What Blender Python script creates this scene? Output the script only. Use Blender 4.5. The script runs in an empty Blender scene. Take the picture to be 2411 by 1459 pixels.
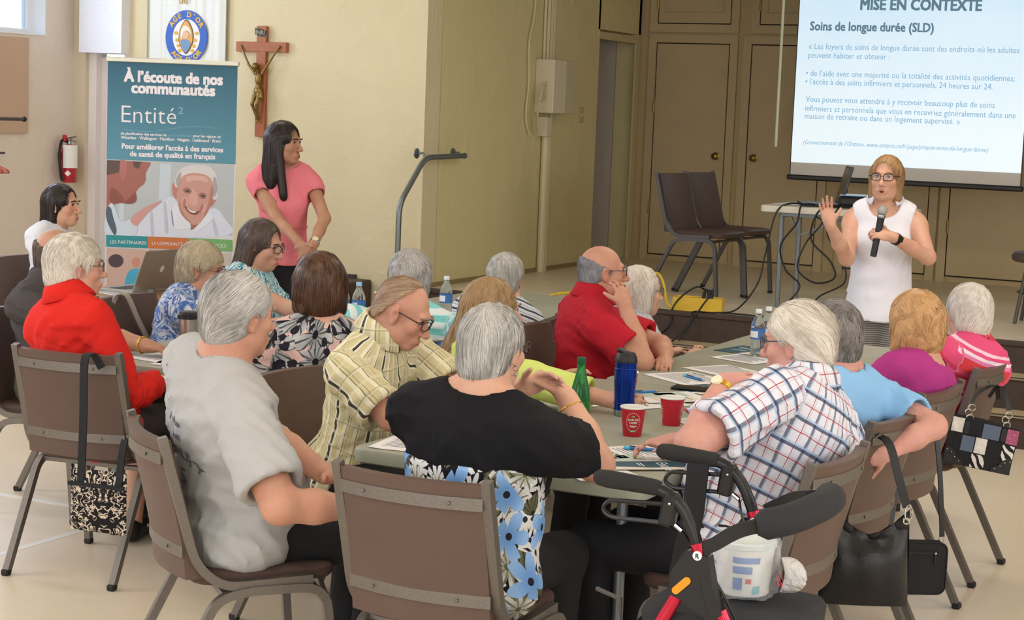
import bpy, math, random
import numpy as np
from mathutils import Vector, Matrix, Euler
random.seed(7); RNG = np.random.default_rng(7)
SC = bpy.context.scene; COL = SC.collection
PI = math.pi; R = math.radians

# ------------------------------------------------------------------ camera
def rgb(h):
    h = h.lstrip('#'); c = [int(h[i:i+2], 16)/255 for i in (0, 2, 4)]
    return tuple(x/12.92 if x <= .04045 else ((x+.055)/1.055)**2.4 for x in c) + (1.,)
FPX = 4150.
_yaw, _roll = R(26), R(2.25); _pitch = math.atan(468*math.cos(_roll)/FPX)
CAM = Vector((0, 0, 1.78))
_F = Vector((-math.sin(_yaw), math.cos(_yaw), 0)); _R = Vector((math.cos(_yaw), math.sin(_yaw), 0)); _Z = Vector((0, 0, 1))
_fw = _F*math.cos(_pitch) - _Z*math.sin(_pitch); _up = _F*math.sin(_pitch) + _Z*math.cos(_pitch)
_cR = _R*math.cos(_roll) + _up*math.sin(_roll); _cU = _up*math.cos(_roll) - _R*math.sin(_roll)
cd = bpy.data.cameras.new('camera'); cam = bpy.data.objects.new('camera', cd); COL.objects.link(cam)
cd.sensor_width = 36; cd.lens = FPX/2411*36; cd.clip_end = 100; cd.clip_start = .05
cam.matrix_world = Matrix(((_cR.x, _cU.x, -_fw.x, CAM.x), (_cR.y, _cU.y, -_fw.y, CAM.y), (_cR.z, _cU.z, -_fw.z, CAM.z), (0, 0, 0, 1)))
SC.camera = cam
# ------------------------------------------------------------------ light
SC.view_settings.view_transform = 'Standard'; SC.view_settings.look = 'None'
SC.view_settings.gamma = 1; SC.view_settings.use_curve_mapping = False
SC.view_settings.exposure = 0.31
w = bpy.data.worlds.new('world'); SC.world = w; w.use_nodes = True
wn = w.node_tree.nodes; wl = w.node_tree.links
bg = wn['Background']; sky = wn.new('ShaderNodeTexSky'); sky.sky_type = 'NISHITA'; sky.sun_disc = False
sky.sun_elevation = R(48); sky.sun_rotation = R(140)
wl.new(sky.outputs[0], bg.inputs[0]); bg.inputs[1].default_value = .4

def area(name, loc, size, power, col, rot, spread=180):
    l = bpy.data.lights.new(name, 'AREA'); l.shape = 'RECTANGLE'; l.size, l.size_y = size; l.energy = power
    l.color = rgb(col)[:3]; l.spread = R(spread)
    o = bpy.data.objects.new(name, l); COL.objects.link(o); o.location = loc; o.rotation_euler = rot
    return o
# added daylight lamps along three walls; only the left wall has a modelled window
for i, y in enumerate((9.2, 6.2, 3.2, .2)):
    area('daylight_lamp', (-8.86, y, 2.75), (2.0, 1.0), 30 if y > 9 else 52, '#dfeaff', (0, R(-90), 0))
for i, x in enumerate((-6.5, -3.6, -.7, 2.2)):
    area('daylight_lamp', (x, -3.44, 2.1), (2.2, 1.7), 60, '#e6eeff', (R(90), 0, 0))  # unseen lamps added before the solid rear wall
for i, y in enumerate((1.2, 4.2, 7.2)):
    area('daylight_lamp', (3.96, y, 2.1), (2.0, 1.7), 42, '#eef2ff', (0, R(90), 0))  # unseen lamps added before the solid right wall
# fluorescent panels in the hall ceiling
for x in (-6.4, -2.4, 1.2):
    for y in (.8, 4.6, 8.7):
        area('ceiling_panel_light', (x, y, 3.36), (1.2, .6), (26 if x > -6 else 8) if y > 8 else 15, '#fff4e6', (0, 0, 0))

# ------------------------------------------------------------------ materials
MATS = {}
def mat(name, col, rough=.5, metal=0., spec=.5, var=None, bump=None, trans=0., emit=None, alpha=None, coat=0., ior=1.45, sss=0.):
    """principled material; var=(scale, amount) mottles the colour, bump=(scale, strength[, distance])"""
    if name in MATS: return MATS[name]
    m = bpy.data.materials.new(name); m.use_nodes = True; nt = m.node_tree; b = nt.nodes['Principled BSDF']
    c = rgb(col) if isinstance(col, str) else col
    b.inputs['Base Color'].default_value = c; b.inputs['Roughness'].default_value = rough
    b.inputs['Metallic'].default_value = metal; b.inputs['Specular IOR Level'].default_value = spec
    b.inputs['Transmission Weight'].default_value = trans; b.inputs['IOR'].default_value = ior
    b.inputs['Coat Weight'].default_value = coat
    if sss: b.inputs['Subsurface Weight'].default_value = sss; b.inputs['Subsurface Radius'].default_value = (.02, .008, .004)
    if alpha is not None: b.inputs['Alpha'].default_value = alpha
    if emit: b.inputs['Emission Color'].default_value = c; b.inputs['Emission Strength'].default_value = emit
    if var or bump:
        tc = nt.nodes.new('ShaderNodeTexCoord')
    if var:
        n = nt.nodes.new('ShaderNodeTexNoise'); n.inputs['Scale'].default_value = var[0]; n.inputs['Detail'].default_value = 6
        nt.links.new(tc.outputs['Object'], n.inputs['Vector'])
        mx = nt.nodes.new('ShaderNodeMixRGB'); mx.blend_type = 'MULTIPLY'; mx.inputs[0].default_value = 1
        cr = nt.nodes.new('ShaderNodeValToRGB'); a = var[1]
        cr.color_ramp.elements[0].position = .3; cr.color_ramp.elements[1].position = .7
        cr.color_ramp.elements[0].color = (1-a, 1-a, 1-a, 1); cr.color_ramp.elements[1].color = (1, 1, 1, 1)
        nt.links.new(n.outputs['Fac'], cr.inputs[0]); nt.links.new(cr.outputs[0], mx.inputs[2]); mx.inputs[1].default_value = c
        nt.links.new(mx.outputs[0], b.inputs['Base Color'])
    if bump:
        n = nt.nodes.new('ShaderNodeTexNoise'); n.inputs['Scale'].default_value = bump[0]; n.inputs['Detail'].default_value = 4
        nt.links.new(tc.outputs['Object'], n.inputs['Vector'])
        bp = nt.nodes.new('ShaderNodeBump'); bp.inputs['Strength'].default_value = bump[1]
        bp.inputs['Distance'].default_value = bump[2] if len(bump) > 2 else .01
        nt.links.new(n.outputs['Fac'], bp.inputs['Height']); nt.links.new(bp.outputs[0], b.inputs['Normal'])
    MATS[name] = m; return m

class NT:
    """tiny helper for node maths"""
    def __init__(s, name, rough=.8, metal=0, spec=.3):
        s.m = bpy.data.materials.new(name); s.m.use_nodes = True; s.nt = s.m.node_tree; s.b = s.nt.nodes['Principled BSDF']
        s.b.inputs['Roughness'].default_value = rough; s.b.inputs['Metallic'].default_value = metal; s.b.inputs['Specular IOR Level'].default_value = spec
        MATS[name] = s.m
    def n(s, t, **kw):
        nd = s.nt.nodes.new(t)
        for k, v in kw.items(): setattr(nd, k, v)
        return nd
    def put(s, sock, v):
        if isinstance(v, bpy.types.NodeSocket): s.nt.links.new(v, sock)
        elif v is not None: sock.default_value = v
    def math(s, op, a, b=None, c=None):
        nd = s.n('ShaderNodeMath', operation=op)
        for i, v in enumerate((a, b, c)):
            if v is not None: s.put(nd.inputs[i], v)
        return nd.outputs[0]
    def mix(s, f, a, b, mode='MIX'):
        nd = s.n('ShaderNodeMixRGB', blend_type=mode); s.put(nd.inputs[0], f); s.put(nd.inputs[1], a); s.put(nd.inputs[2], b); return nd.outputs[0]
    def attr(s, name='pat'):
        nd = s.n('ShaderNodeAttribute', attribute_name=name); return nd
    def obj(s): return s.n('ShaderNodeTexCoord').outputs['Object']
    def xyz(s, v):
        nd = s.n('ShaderNodeSeparateXYZ'); s.put(nd.inputs[0], v); return nd.outputs
    def noise(s, v, scale, detail=3, dist=0.):
        nd = s.n('ShaderNodeTexNoise'); s.put(nd.inputs['Vector'], v); nd.inputs['Scale'].default_value = scale; nd.inputs['Detail'].default_value = detail
        nd.inputs['Distortion'].default_value = dist; return nd.outputs['Fac']
    def stripe(s, u, period, lo, hi):
        """1 where frac(u/period) lies in lo..hi"""
        f = s.math('FRACT', s.math('ADD', s.math('DIVIDE', u, period), 50.)); 
        return s.math('MULTIPLY', s.math('GREATER_THAN', f, lo), s.math('LESS_THAN', f, hi))
    def step(s, v, lo, hi):
        nd = s.n('ShaderNodeMapRange'); nd.inputs['From Min'].default_value = lo; nd.inputs['From Max'].default_value = hi; s.put(nd.inputs['Value'], v); return nd.outputs[0]
    def color(s, c): s.put(s.b.inputs['Base Color'], c)
    def bump(s, h, strength=.3, dist=.005):
        bp = s.n('ShaderNodeBump'); bp.inputs['Strength'].default_value = strength; bp.inputs['Distance'].default_value = dist
        s.put(bp.inputs['Height'], h); s.nt.links.new(bp.outputs[0], s.b.inputs['Normal'])

# ------------------------------------------------------------------ objects
def tag(o, label=None, cat=None, group=None, kind=None):
    if label: o['label'] = label
    if cat: o['category'] = cat
    if group: o['group'] = group
    if kind: o['kind'] = kind
    return o
def empty(name, loc=(0, 0, 0), rz=0., rot=None):
    o = bpy.data.objects.new(name, None); COL.objects.link(o); o.location = loc; o.rotation_euler = rot or (0, 0, rz)
    o.empty_display_size = .1; return o
def thing(name, label, cat, loc=(0, 0, 0), rz=0., group=None, rot=None):
    return tag(empty(name, loc, rz, rot), label, cat, group)
def mesh_from(name, v, faces, m, parent=None, smooth=False, loc=None):
    me = bpy.data.meshes.new(name); me.from_pydata(v, [], faces); me.materials.append(m)
    if smooth: me.shade_smooth()
    o = bpy.data.objects.new(name, me); COL.objects.link(o)
    if parent: o.parent = parent
    if loc: o.location = loc
    return o
def np_mesh(name, V, Q, m, parent=None, smooth=True, attrs=None):
    """fast mesh from numpy arrays; Q is (n,3) or (n,4)"""
    me = bpy.data.meshes.new(name); k = Q.shape[1]
    me.vertices.add(len(V)); me.vertices.foreach_set('co', np.ascontiguousarray(V, dtype=np.float32).ravel())
    me.loops.add(Q.size); me.loops.foreach_set('vertex_index', np.ascontiguousarray(Q, dtype=np.int32).ravel())
    me.polygons.add(len(Q)); me.polygons.foreach_set('loop_start', np.arange(0, Q.size, k, dtype=np.int32))
    me.update(calc_edges=True)
    for an, (ty, data) in (attrs or {}).items():
        a = me.attributes.new(an, ty, 'POINT'); a.data.foreach_set('vector' if ty == 'FLOAT_VECTOR' else 'value', np.ascontiguousarray(data, dtype=np.float32).ravel())
    me.materials.append(m)
    if smooth: me.shade_smooth()
    o = bpy.data.objects.new(name, me); COL.objects.link(o)
    if parent: o.parent = parent
    return o
def copy_tree(o, parent=None):
    c = o.copy(); COL.objects.link(c)
    if parent: c.parent = parent
    for ch in list(o.children): copy_tree(ch, c)
    return c

class MB:
    """collects shapes, builds them as one mesh"""
    def __init__(s): s.v = []; s.f = []
    def add(s, v, f):
        n = len(s.v); s.v += [tuple(p) for p in v]; s.f += [tuple(i+n for i in q) for q in f]; return s
    def box(s, c, size, rot=None, bev=0.):
        x, y, z = (d/2 for d in size); b = min(bev, x*.9, y*.9, z*.9)
        M_ = (Euler(rot).to_matrix() if rot else Matrix.Identity(3)); c = Vector(c)
        if b <= 0:
            v = [(i*x, j*y, k*z) for i in (-1, 1) for j in (-1, 1) for k in (-1, 1)]
            f = [(0, 1, 3, 2), (4, 6, 7, 5), (0, 4, 5, 1), (2, 3, 7, 6), (0, 2, 6, 4), (1, 5, 7, 3)]
        else:
            v = []; 
            for i in (-1, 1):
                for j in (-1, 1):
                    for k in (-1, 1):
                        v += [(i*x, j*(y-b), k*(z-b)), (i*(x-b), j*y, k*(z-b)), (i*(x-b), j*(y-b), k*z)]
            I = lambda i, j, k, a: ((i > 0)*4+(j > 0)*2+(k > 0))*3+a
            f = []
            for i in (-1, 1):
                q = [I(i, -1, -1, 0), I(i, 1, -1, 0), I(i, 1, 1, 0), I(i, -1, 1, 0)]; f.append(q if i > 0 else q[::-1])
                q = [I(-1, i, -1, 1), I(-1, i, 1, 1), I(1, i, 1, 1), I(1, i, -1, 1)]; f.append(q if i > 0 else q[::-1])
                q = [I(-1, -1, i, 2), I(1, -1, i, 2), I(1, 1, i, 2), I(-1, 1, i, 2)]; f.append(q if i > 0 else q[::-1])
                for j in (-1, 1):
                    f.append([I(i, j, -1, 0), I(i, j, 1, 0), I(i, j, 1, 1), I(i, j, -1, 1)])
                    f.append([I(i, -1, j, 0), I(i, 1, j, 0), I(i, 1, j, 2), I(i, -1, j, 2)])
                    f.append([I(-1, i, j, 1), I(1, i, j, 1), I(1, i, j, 2), I(-1, i, j, 2)])
                    for k in (-1, 1): f.append([I(i, j, k, 0), I(i, j, k, 1), I(i, j, k, 2)])
        return s.add([M_ @ Vector(p) + c for p in v], f)
    def tube(s, pts, r, n=8, cap=True, flat=None, closed=False):
        """sweep a circle (or a rectangle half sizes flat=(a,b)) along pts; r float or list"""
        P = [Vector(p) for p in pts]; N = len(P); rs = r if isinstance(r, (list, tuple)) else [r]*N
        T = []
        for i in range(N):
            a = P[(i-1) % N] if (closed or i) else P[0]; b = P[(i+1) % N] if (closed or i < N-1) else P[-1]
            d = b-a; T.append(d.normalized() if d.length > 1e-9 else Vector((0, 0, 1)))
        u = T[0].orthogonal().normalized()
        if flat:
            ref = Vector(flat[2]) if len(flat) > 2 else Vector((0, 0, 1))
            if abs(T[0].dot(ref)) > .95 and len(flat) <= 2: ref = Vector((1, 0, 0))
        V = []
        for i in range(N):
            if flat:
                u = ref - T[i]*T[i].dot(ref); u.normalize()
            else:
                u = u - T[i]*T[i].dot(u)
                if u.length < 1e-6: u = T[i].orthogonal()
                u.normalize()
            w_ = T[i].cross(u)
            if flat:
                k = rs[i] if isinstance(r, (list, tuple)) else 1
                a, b = flat[0]*k, flat[1]*k
                V += [P[i]+u*a+w_*b, P[i]-u*a+w_*b, P[i]-u*a-w_*b, P[i]+u*a-w_*b]
            else:
                for j in range(n):
                    t = 2*PI*j/n; V.append(P[i] + (u*math.cos(t)+w_*math.sin(t))*rs[i])
        n = 4 if flat else n; F = []
        for i in range(N if closed else N-1):
            i2 = (i+1) % N
            for j in range(n):
                k = (j+1) % n; F.append((i*n+j, i*n+k, i2*n+k, i2*n+j))
        if cap and not closed:
            F.append(tuple(range(n))[::-1]); F.append(tuple((N-1)*n+j for j in range(n)))
        return s.add(V, F)
    def lathe(s, prof, n=24, c=(0, 0, 0), rot=None):
        """profile [(r,z)...] about local z"""
        M_ = (Euler(rot).to_matrix() if rot else Matrix.Identity(3)); c = Vector(c); V = []; F = []
        for r_, z in prof:
            r_ = max(r_, 1e-5)
            V += [M_ @ Vector((r_*math.cos(2*PI*j/n), r_*math.sin(2*PI*j/n), z)) + c for j in range(n)]
        for i in range(len(prof)-1):
            for j in range(n):
                k = (j+1) % n; F.append((i*n+j, i*n+k, (i+1)*n+k, (i+1)*n+j))
        return s.add(V, F)
    def cyl(s, a, b, r, n=12): return s.tube([a, b], r, n)
    def ball(s, c, r, n=12, m=8):
        r = r if isinstance(r, (tuple, list)) else (r, r, r); V = []; F = []
        for i in range(m+1):
            th = PI*i/m
            for j in range(n):
                ph = 2*PI*j/n; V.append((c[0]+r[0]*math.sin(th)*math.cos(ph), c[1]+r[1]*math.sin(th)*math.sin(ph), c[2]+r[2]*math.cos(th)))
        for i in range(m):
            for j in range(n):
                k = (j+1) % n; F.append((i*n+j, (i+1)*n+j, (i+1)*n+k, i*n+k))
        return s.add(V, F)
    def prism(s, poly, z0, z1, axis='z', M_=None):
        """extrude a 2-D outline; axis z: (x,y) -> z0..z1; y: (x,z) -> y"""
        def P(p, t): return (p[0], p[1], t) if axis == 'z' else ((p[0], t, p[1]) if axis == 'y' else (t, p[0], p[1]))
        n = len(poly); V = [P(p, z0) for p in poly]+[P(p, z1) for p in poly]
        if M_ is not None: V = [M_ @ Vector(p) for p in V]
        F = [tuple(range(n))[::-1], tuple(range(n, 2*n))]+[(i, (i+1) % n, (i+1) % n+n, i+n) for i in range(n)]
        return s.add(V, F)
    def grid(s, fn, nu, nv):
        V = [fn(i/nu, j/nv) for i in range(nu+1) for j in range(nv+1)]
        F = [(i*(nv+1)+j, (i+1)*(nv+1)+j, (i+1)*(nv+1)+j+1, i*(nv+1)+j+1) for i in range(nu) for j in range(nv)]
        return s.add(V, F)
    def build(s, name, m, parent=None, smooth=False, loc=None, rz=None):
        o = mesh_from(name, s.v, s.f, m, parent, False, loc)
        import bmesh
        b = bmesh.new(); b.from_mesh(o.data); bmesh.ops.recalc_face_normals(b, faces=b.faces); b.to_mesh(o.data); b.free()
        if smooth:
            o.data.shade_smooth()
            if smooth != 'all':
                try: o.data.set_sharp_from_angle(angle=R(40))
                except Exception: pass
        if rz is not None: o.rotation_euler = (0, 0, rz)
        return o
def rrect(w_, h_, r_, n=4, cx=0, cy=0):
    p = []
    for sx, sy, a0 in ((1, 1, 0), (-1, 1, 90), (-1, -1, 180), (1, -1, 270)):
        for i in range(n+1):
            t = R(a0+90*i/n); p.append((cx+sx*(w_/2-r_)+r_*math.cos(t), cy+sy*(h_/2-r_)+r_*math.sin(t)))
    return p
def bez(pts, n=12):
    """Catmull-Rom through pts"""
    P = [Vector(p) for p in pts]; out = []
    for i in range(len(P)-1):
        a = P[max(i-1, 0)]; b = P[i]; c = P[i+1]; d = P[min(i+2, len(P)-1)]
        for k in range(n):
            t = k/n; out.append(.5*((2*b)+(c-a)*t+(2*a-5*b+4*c-d)*t*t+(3*b-a-3*c+d)*t**3))
    return out+[P[-1]]
def arcpts(pts, rad, n=5):
    """polyline with rounded corners"""
    P = [Vector(p) for p in pts]; out = [P[0]]
    for i in range(1, len(P)-1):
        a = (P[i-1]-P[i]); b = (P[i+1]-P[i]); r_ = min(rad, a.length*.49, b.length*.49)
        p0 = P[i]+a.normalized()*r_; p1 = P[i]+b.normalized()*r_
        for k in range(n+1):
            t = k/n; out.append(p0*(1-t)**2+P[i]*2*t*(1-t)+p1*t*t)
    return out+[P[-1]]
def text(s, size, m, parent, M_, name='lettering', align='LEFT', bold=0., width=None, shear=0., fit=None, depth=.0006, spacing=1.):
    """flat lettering as a mesh in the local XY plane, placed with matrix M_"""
    cu = bpy.data.curves.new('t', 'FONT'); cu.body = s; cu.size = size; cu.align_x = align; cu.offset = min(bold, 0); cu.extrude = depth; cu.shear = shear
    cu.space_character = spacing; cu.resolution_u = 2
    t = bpy.data.objects.new('t', cu); COL.objects.link(t)
    dg = bpy.context.evaluated_depsgraph_get(); me = bpy.data.meshes.new_from_object(t.evaluated_get(dg))
    bpy.data.objects.remove(t); bpy.data.curves.remove(cu)
    if fit and len(me.vertices):
        xs = [v.co.x for v in me.vertices]; x0, x1 = min(xs), max(xs); k = fit/(x1-x0)
        base = x0 if align == 'LEFT' else 0
        for v in me.vertices: v.co.x = (v.co.x-base)*k
    if bold > 0:
        import bmesh
        b = bmesh.new(); b.from_mesh(me); g0 = b.verts[:]+b.edges[:]+b.faces[:]
        for dx, dy in ((1, 0), (0, 1), (1, 1)) if size > .02 else ((1, .6),):
            r_ = bmesh.ops.duplicate(b, geom=g0); bmesh.ops.translate(b, verts=[v for v in r_['geom'] if isinstance(v, bmesh.types.BMVert)], vec=(dx*bold*2, dy*bold*1.6, .00004*(dx+2*dy)))
        b.to_mesh(me); b.free()
    me.name = name; me.materials.clear(); me.materials.append(m)
    o = bpy.data.objects.new(name, me); COL.objects.link(o)
    if parent: o.parent = parent
    o.matrix_local = M_
    return o
# ------------------------------------------------------------------ room shell
def stucco(name, col):
    t = NT(name, .75, spec=.25); v = t.obj()
    n1 = t.noise(v, 5, 5, .6); n2 = t.noise(v, 40, 3)
    c = rgb(col); c2 = tuple(x*.975 for x in c[:3])+(1,)
    t.color(t.mix(t.step(n1, .35, .65), c2, c))
    t.bump(t.math('ADD', t.step(n1, .5, .62), t.math('MULTIPLY', n2, .25)), .45, .006); return t.m
m_wall = stucco('wall_cream', '#dccfa9'); m_wall_s = stucco('wall_stage_yellow', '#d9cc9a')
m_left = stucco('wall_left_beige', '#e3d6c8'); m_white = stucco('wall_white_window_lit', '#eef0f6')
m_ceil = mat('ceiling_white', '#efece4', .9); m_cup = mat('cupboard_tan', '#bda982', .55, var=(6, .08), bump=(30, .1, .002))
m_cup_d = mat('cupboard_gap', '#2a2014', .8); m_stair = mat('stair_rubber', '#46392f', .55, var=(12, .2), bump=(60, .15, .003))
m_tread = mat('stair_tread', '#b9a787', .45, var=(4, .1)); m_stagefl = mat('stage_floor', '#e2d7bd', .33, var=(3, .08))
m_brass = mat('brass', '#8f7440', .35, .9); m_dark = mat('dark_plastic', '#17171a', .45); m_line = mat('floor_line_white', '#e4e2da', .35)
m_base = mat('baseboard_dark', '#3b332d', .5); m_steel = mat('steel', '#9aa2a2', .3, .95)
def floor_mat():
    t = NT('floor_vinyl', .3, spec=.45); v = t.obj(); x = t.xyz(v)
    n = t.noise(v, 1.3, 4); n2 = t.noise(v, 14, 4)
    c = t.mix(t.step(n, .3, .7), rgb('#dccdb4'), rgb('#dfd1b9'))
    c = t.mix(t.math('MULTIPLY', t.step(n2, .5, .75), .10), c, rgb('#c4b396'))
    j = t.math('MAXIMUM', t.stripe(x[0], .915, .0, .004), t.stripe(x[1], .915, 0., .004))
    t.color(t.mix(t.math('MULTIPLY', j, .2), c, rgb('#9d8c70')))
    t.put(t.b.inputs['Roughness'], t.math('ADD', t.math('MULTIPLY', n2, .06), .27)); return t.m
def S(o): return tag(o, kind='structure')
def block(name, x0, x1, y0, y1, z0, z1, m, parent=None, bev=0):
    return MB().box(((x0+x1)/2, (y0+y1)/2, (z0+z1)/2), (x1-x0, y1-y0, z1-z0), None, bev).build(name, m, parent)
fl = S(block('floor', -9.1, 4.2, -3.7, 10.8, -.1, 0, floor_mat()))
block('painted_line', -4.69, -4.65, 1.5, 5.95, 0, .0008, m_line, fl); block('painted_line', -7.2, -4.691, 5.91, 5.95, 0, .0008, m_line, fl)
block('painted_line', -7.24, -7.201, 2, 5.95, 0, .0008, m_line, fl)
S(block('ceiling', -9.1, 4.2, -3.7, 10.62, 3.4, 3.5, m_ceil))
# left wall with the high window opening
wl_ = MB(); wl_.box((-9, 3.55, 1.1), (.2, 14.5, 2.2)); wl_.box((-9, 3.55, 3.26), (.2, 14.5, .28)); wl_.box((-9, 10.52, 2.66), (.2, .56, .92)); wl_.box((-9, 2.35, 2.66), (.2, 12.1, .92))
S(wl_.build('wall_left', m_left))
wf = S(block('window_1', -9.07, -9.03, 8.4, 10.24, 2.2, 2.24, mat('window_frame_white', '#eef0f2', .4)))
for a in ((10.18, 10.24, 2.2, 3.12), (9.28, 9.36, 2.2, 3.12), (8.4, 8.46, 2.2, 3.12), (8.4, 10.24, 3.06, 3.12)):
    block('window_frame', -9.08, -9.02, a[0], a[1], a[2], a[3], MATS['window_frame_white'], wf)
block('window_reveal', -9.02, -8.9, 10.235, 10.2405, 2.2, 3.12, MATS['window_frame_white'], wf)
block('window_sill', -9.0, -8.892, 8.4, 10.24, 2.195, 2.205, MATS['window_frame_white'], wf)
block('window_pane', -9.055, -9.045, 8.46, 10.18, 2.24, 3.06, mat('window_glass', '#f4faff', .02, trans=1., ior=1.1), wf)
S(block('wall_right', 4, 4.2, -3.7, 10.62, 0, 3.4, m_wall)); S(block('wall_rear', -9.1, 4.2, -3.7, -3.5, 0, 3.4, m_wall))
# crucifix wall, white block over a door at its left end
S(block('wall_front', -8.395, -5.88, 10.58, 10.8, 0, 3.4, m_wall)); S(block('wall_front_strip', -8.9, -8.79, 10.56, 10.8, 0, 3.4, stucco('wall_strip', '#d9ccb2')))
S(block('wall_front_white', -8.79, -8.395, 10.48, 10.8, 2.09, 3.4, m_white))  # block's bright bluish white has window light put into its colour
S(block('wall_front_header', -5.88, 4, 10.6, 10.8, 3.12, 3.4, m_wall)); S(block('wall_front_right', 3, 4, 10.6, 10.8, 0, 3.12, m_wall))
d1 = S(block('door_1', -8.74, -8.42, 10.66, 10.7, 0, 2.06, mat('door_white', '#e2dad6', .4)))
block('door_frame', -8.79, -8.72, 10.6, 10.72, 0, 2.09, mat('door_frame_white', '#ece2de', .45), d1)
block('door_frame', -8.46, -8.395, 10.6, 10.72, 0, 2.09, MATS['door_frame_white'], d1)
block('door_panel_moulding', -8.66, -8.6, 10.645, 10.665, .25, 1.85, MATS['door_frame_white'], d1)
S(block('baseboard_front', -8.395, -6.45, 10.555, 10.58, .0, .1, m_base)); S(block('baseboard_left', -8.9, -8.88, -3.5, 10.5, 0, .1, m_base))
S(block('trim_1', -8.395, -6.38, 10.55, 10.58, .52, .6, m_base))
# stage: three risers with beige treads, dark rubber fronts, metal nosings
st = S(block('stage', -6.2, 3, 10.6, 14.6, 0, .54, m_stagefl))
for k, (y, z) in enumerate(((10.08, .18), (10.34, .36))):
    block('step_tread', -6.25, 3, y, y+.26, z-.02, z, m_tread, st); block('step_core', -6.25, 3, y+.02, y+.26, 0, z-.02, m_stair, st)
    block('step_riser', -6.25, 3, y-.005, y+.02, z-.18, z-.012, m_stair, st); block('step_nosing', -6.25, 3, y-.012, y+.03, z-.012, z+.004, m_stair, st, .004)
    block('nosing_strip', -6.25, 3, y-.0125, y-.01, z-.006, z+.002, mat('nosing_metal', '#b8b09a', .35, .8), st)
block('stage_riser', -6.25, 3, 10.595, 10.625, .36, .53, m_stair, st); block('stage_nosing', -6.3, 3, 10.585, 10.66, .515, .545, m_stair, st, .006)
block('stage_end', -6.42, -6.25, 10.1, 10.57, .0, .575, m_stair, st, .01)
# stage side wall with an open doorway, a pale passage behind it
ws = MB()
ws.box((-5.98, 12.15, 1.95), (.2, 2.72, 2.9)); ws.box((-5.98, 13.95, 2.94), (.2, .95, .92)); ws.box((-5.98, 14.42, 1.95), (.2, .14, 2.9))
S(ws.build('wall_stage_left', m_wall_s))
m_pass = stucco('passage_lilac', '#c8bdb0')
S(block('wall_passage', -6.95, -6.9, 13.2, 14.6, .54, 2.6, m_pass)); S(block('wall_passage_end', -6.9, -5.9, 14.36, 14.42, .54, 2.6, m_pass))
S(block('wall_passage_near', -6.9, -6.08, 13.3, 13.36, .54, 2.6, m_pass)); S(block('ceiling_passage', -6.95, -5.9, 13.3, 14.6, 2.6, 2.65, m_pass))
dr = S(block('door_2', -5.88, -5.862, 14.27, 14.35, .54, 2.46, mat('door_frame_cream', '#c9b98c', .5)))
block('door_frame_head', -5.88, -5.86, 13.46, 14.35, 2.4, 2.46, MATS['door_frame_cream'], dr)
block('passage_floor', -6.95, -5.88, 13.3, 14.6, .5, .541, m_stagefl, dr)
S(block('wall_stage_back', -6, 3.2, 14.4, 14.6, .54, 3.4, mat('stage_back_tan', '#b9a378', .6, var=(5, .08))))
S(block('wall_stage_right', 3, 3.2, 10.8, 14.6, .0, 3.4, m_wall_s)); S(block('ceiling_stage', -6.1, 3.2, 10.6, 14.6, 3.35, 3.45, m_cup))
S(block('baseboard_stage_left', -5.878, -5.866, 10.62, 13.46, .54, .57, mat('baseboard_tan', '#8f7f56', .5)))
# built-in cupboards along the stage back wall
def cupboard(x0, x1, z0, z1, knob, label, hinge_left=True, upper=False):
    w_ = x1-x0; t = thing('built_in_cupboard', label, 'cupboard', ((x0+x1)/2, 14.4, z0))
    f = MB()
    for a in (-w_/2-.035, w_/2+.035): f.box((a, -.012, (z1-z0)/2), (.07, .024, z1-z0+.14))
    f.box((0, -.012, z1-z0+.035), (w_, .024, .07))
    if upper: f.box((0, -.012, -.035), (w_, .024, .07))
    f.build('face_frame', m_cup, t)
    MB().box((0, -.004, (z1-z0)/2), (w_+.004, .008, z1-z0+.004)).build('shadow_gap', m_cup_d, t)
    d = MB().box((0, -.014, (z1-z0)/2), (w_-.018, .022, z1-z0-.018), None, .003).build('door', m_cup, t)
    if upper:
        g = MB(); q = [(-w_/2+.07, -.028, .1), (w_/2-.07, -.028, .1), (w_/2-.07, -.028, z1-z0-.06), (-w_/2+.07, -.028, z1-z0-.06)]
        g.tube(q, .005, 6, closed=True); g.build('panel_moulding', m_cup, d)
    sx = 1 if hinge_left else -1
    if knob:
        k = MB().lathe([(0, 0), (.032, .001), (.034, .006), (.016, .012), (.014, .022), (.026, .032), (.03, .042), (.02, .052), (0, .054)], 16, rot=(R(90), 0, 0), c=(sx*(w_/2-.075), -.025, knob-z0)).build('knob', m_brass, d, True)
    hs = (z1-z0-.6, .35) if not upper else (.12,)
    for hz in hs: MB().cyl((-sx*(w_/2-.004), -.03, hz), (-sx*(w_/2-.004), -.03, hz+.11), .009, 8).build('hinge', m_brass, t)
    return t
cups = [(-5.72, -5.05, 'leftmost tall tan cupboard door on the stage back wall', True), (-4.86, -4.22, 'second tall tan cupboard from the stage doorway', False),
        (-3.97, -3.28, 'tall tan cupboard behind the stage table, below the projection screen', True), (-3.12, -2.2, 'wide tan cupboard behind the woman with microphone', True), (-2.0, -1.2, 'tan cupboard at the right edge of the stage back wall', False)]
for i, (a, b, l, h) in enumerate(cups): cupboard(a, b, .585, 2.42, 1.465, l, h)
for a, b, l in ((-5.72, -5.05, 'small upper cupboard above the leftmost tall tan cupboard'), (-4.8, -4.2, 'small upper cupboard left of the projection screen, behind the hanging cord')):
    cupboard(a, b, 2.58, 3.2, None, l, True, True)
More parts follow.
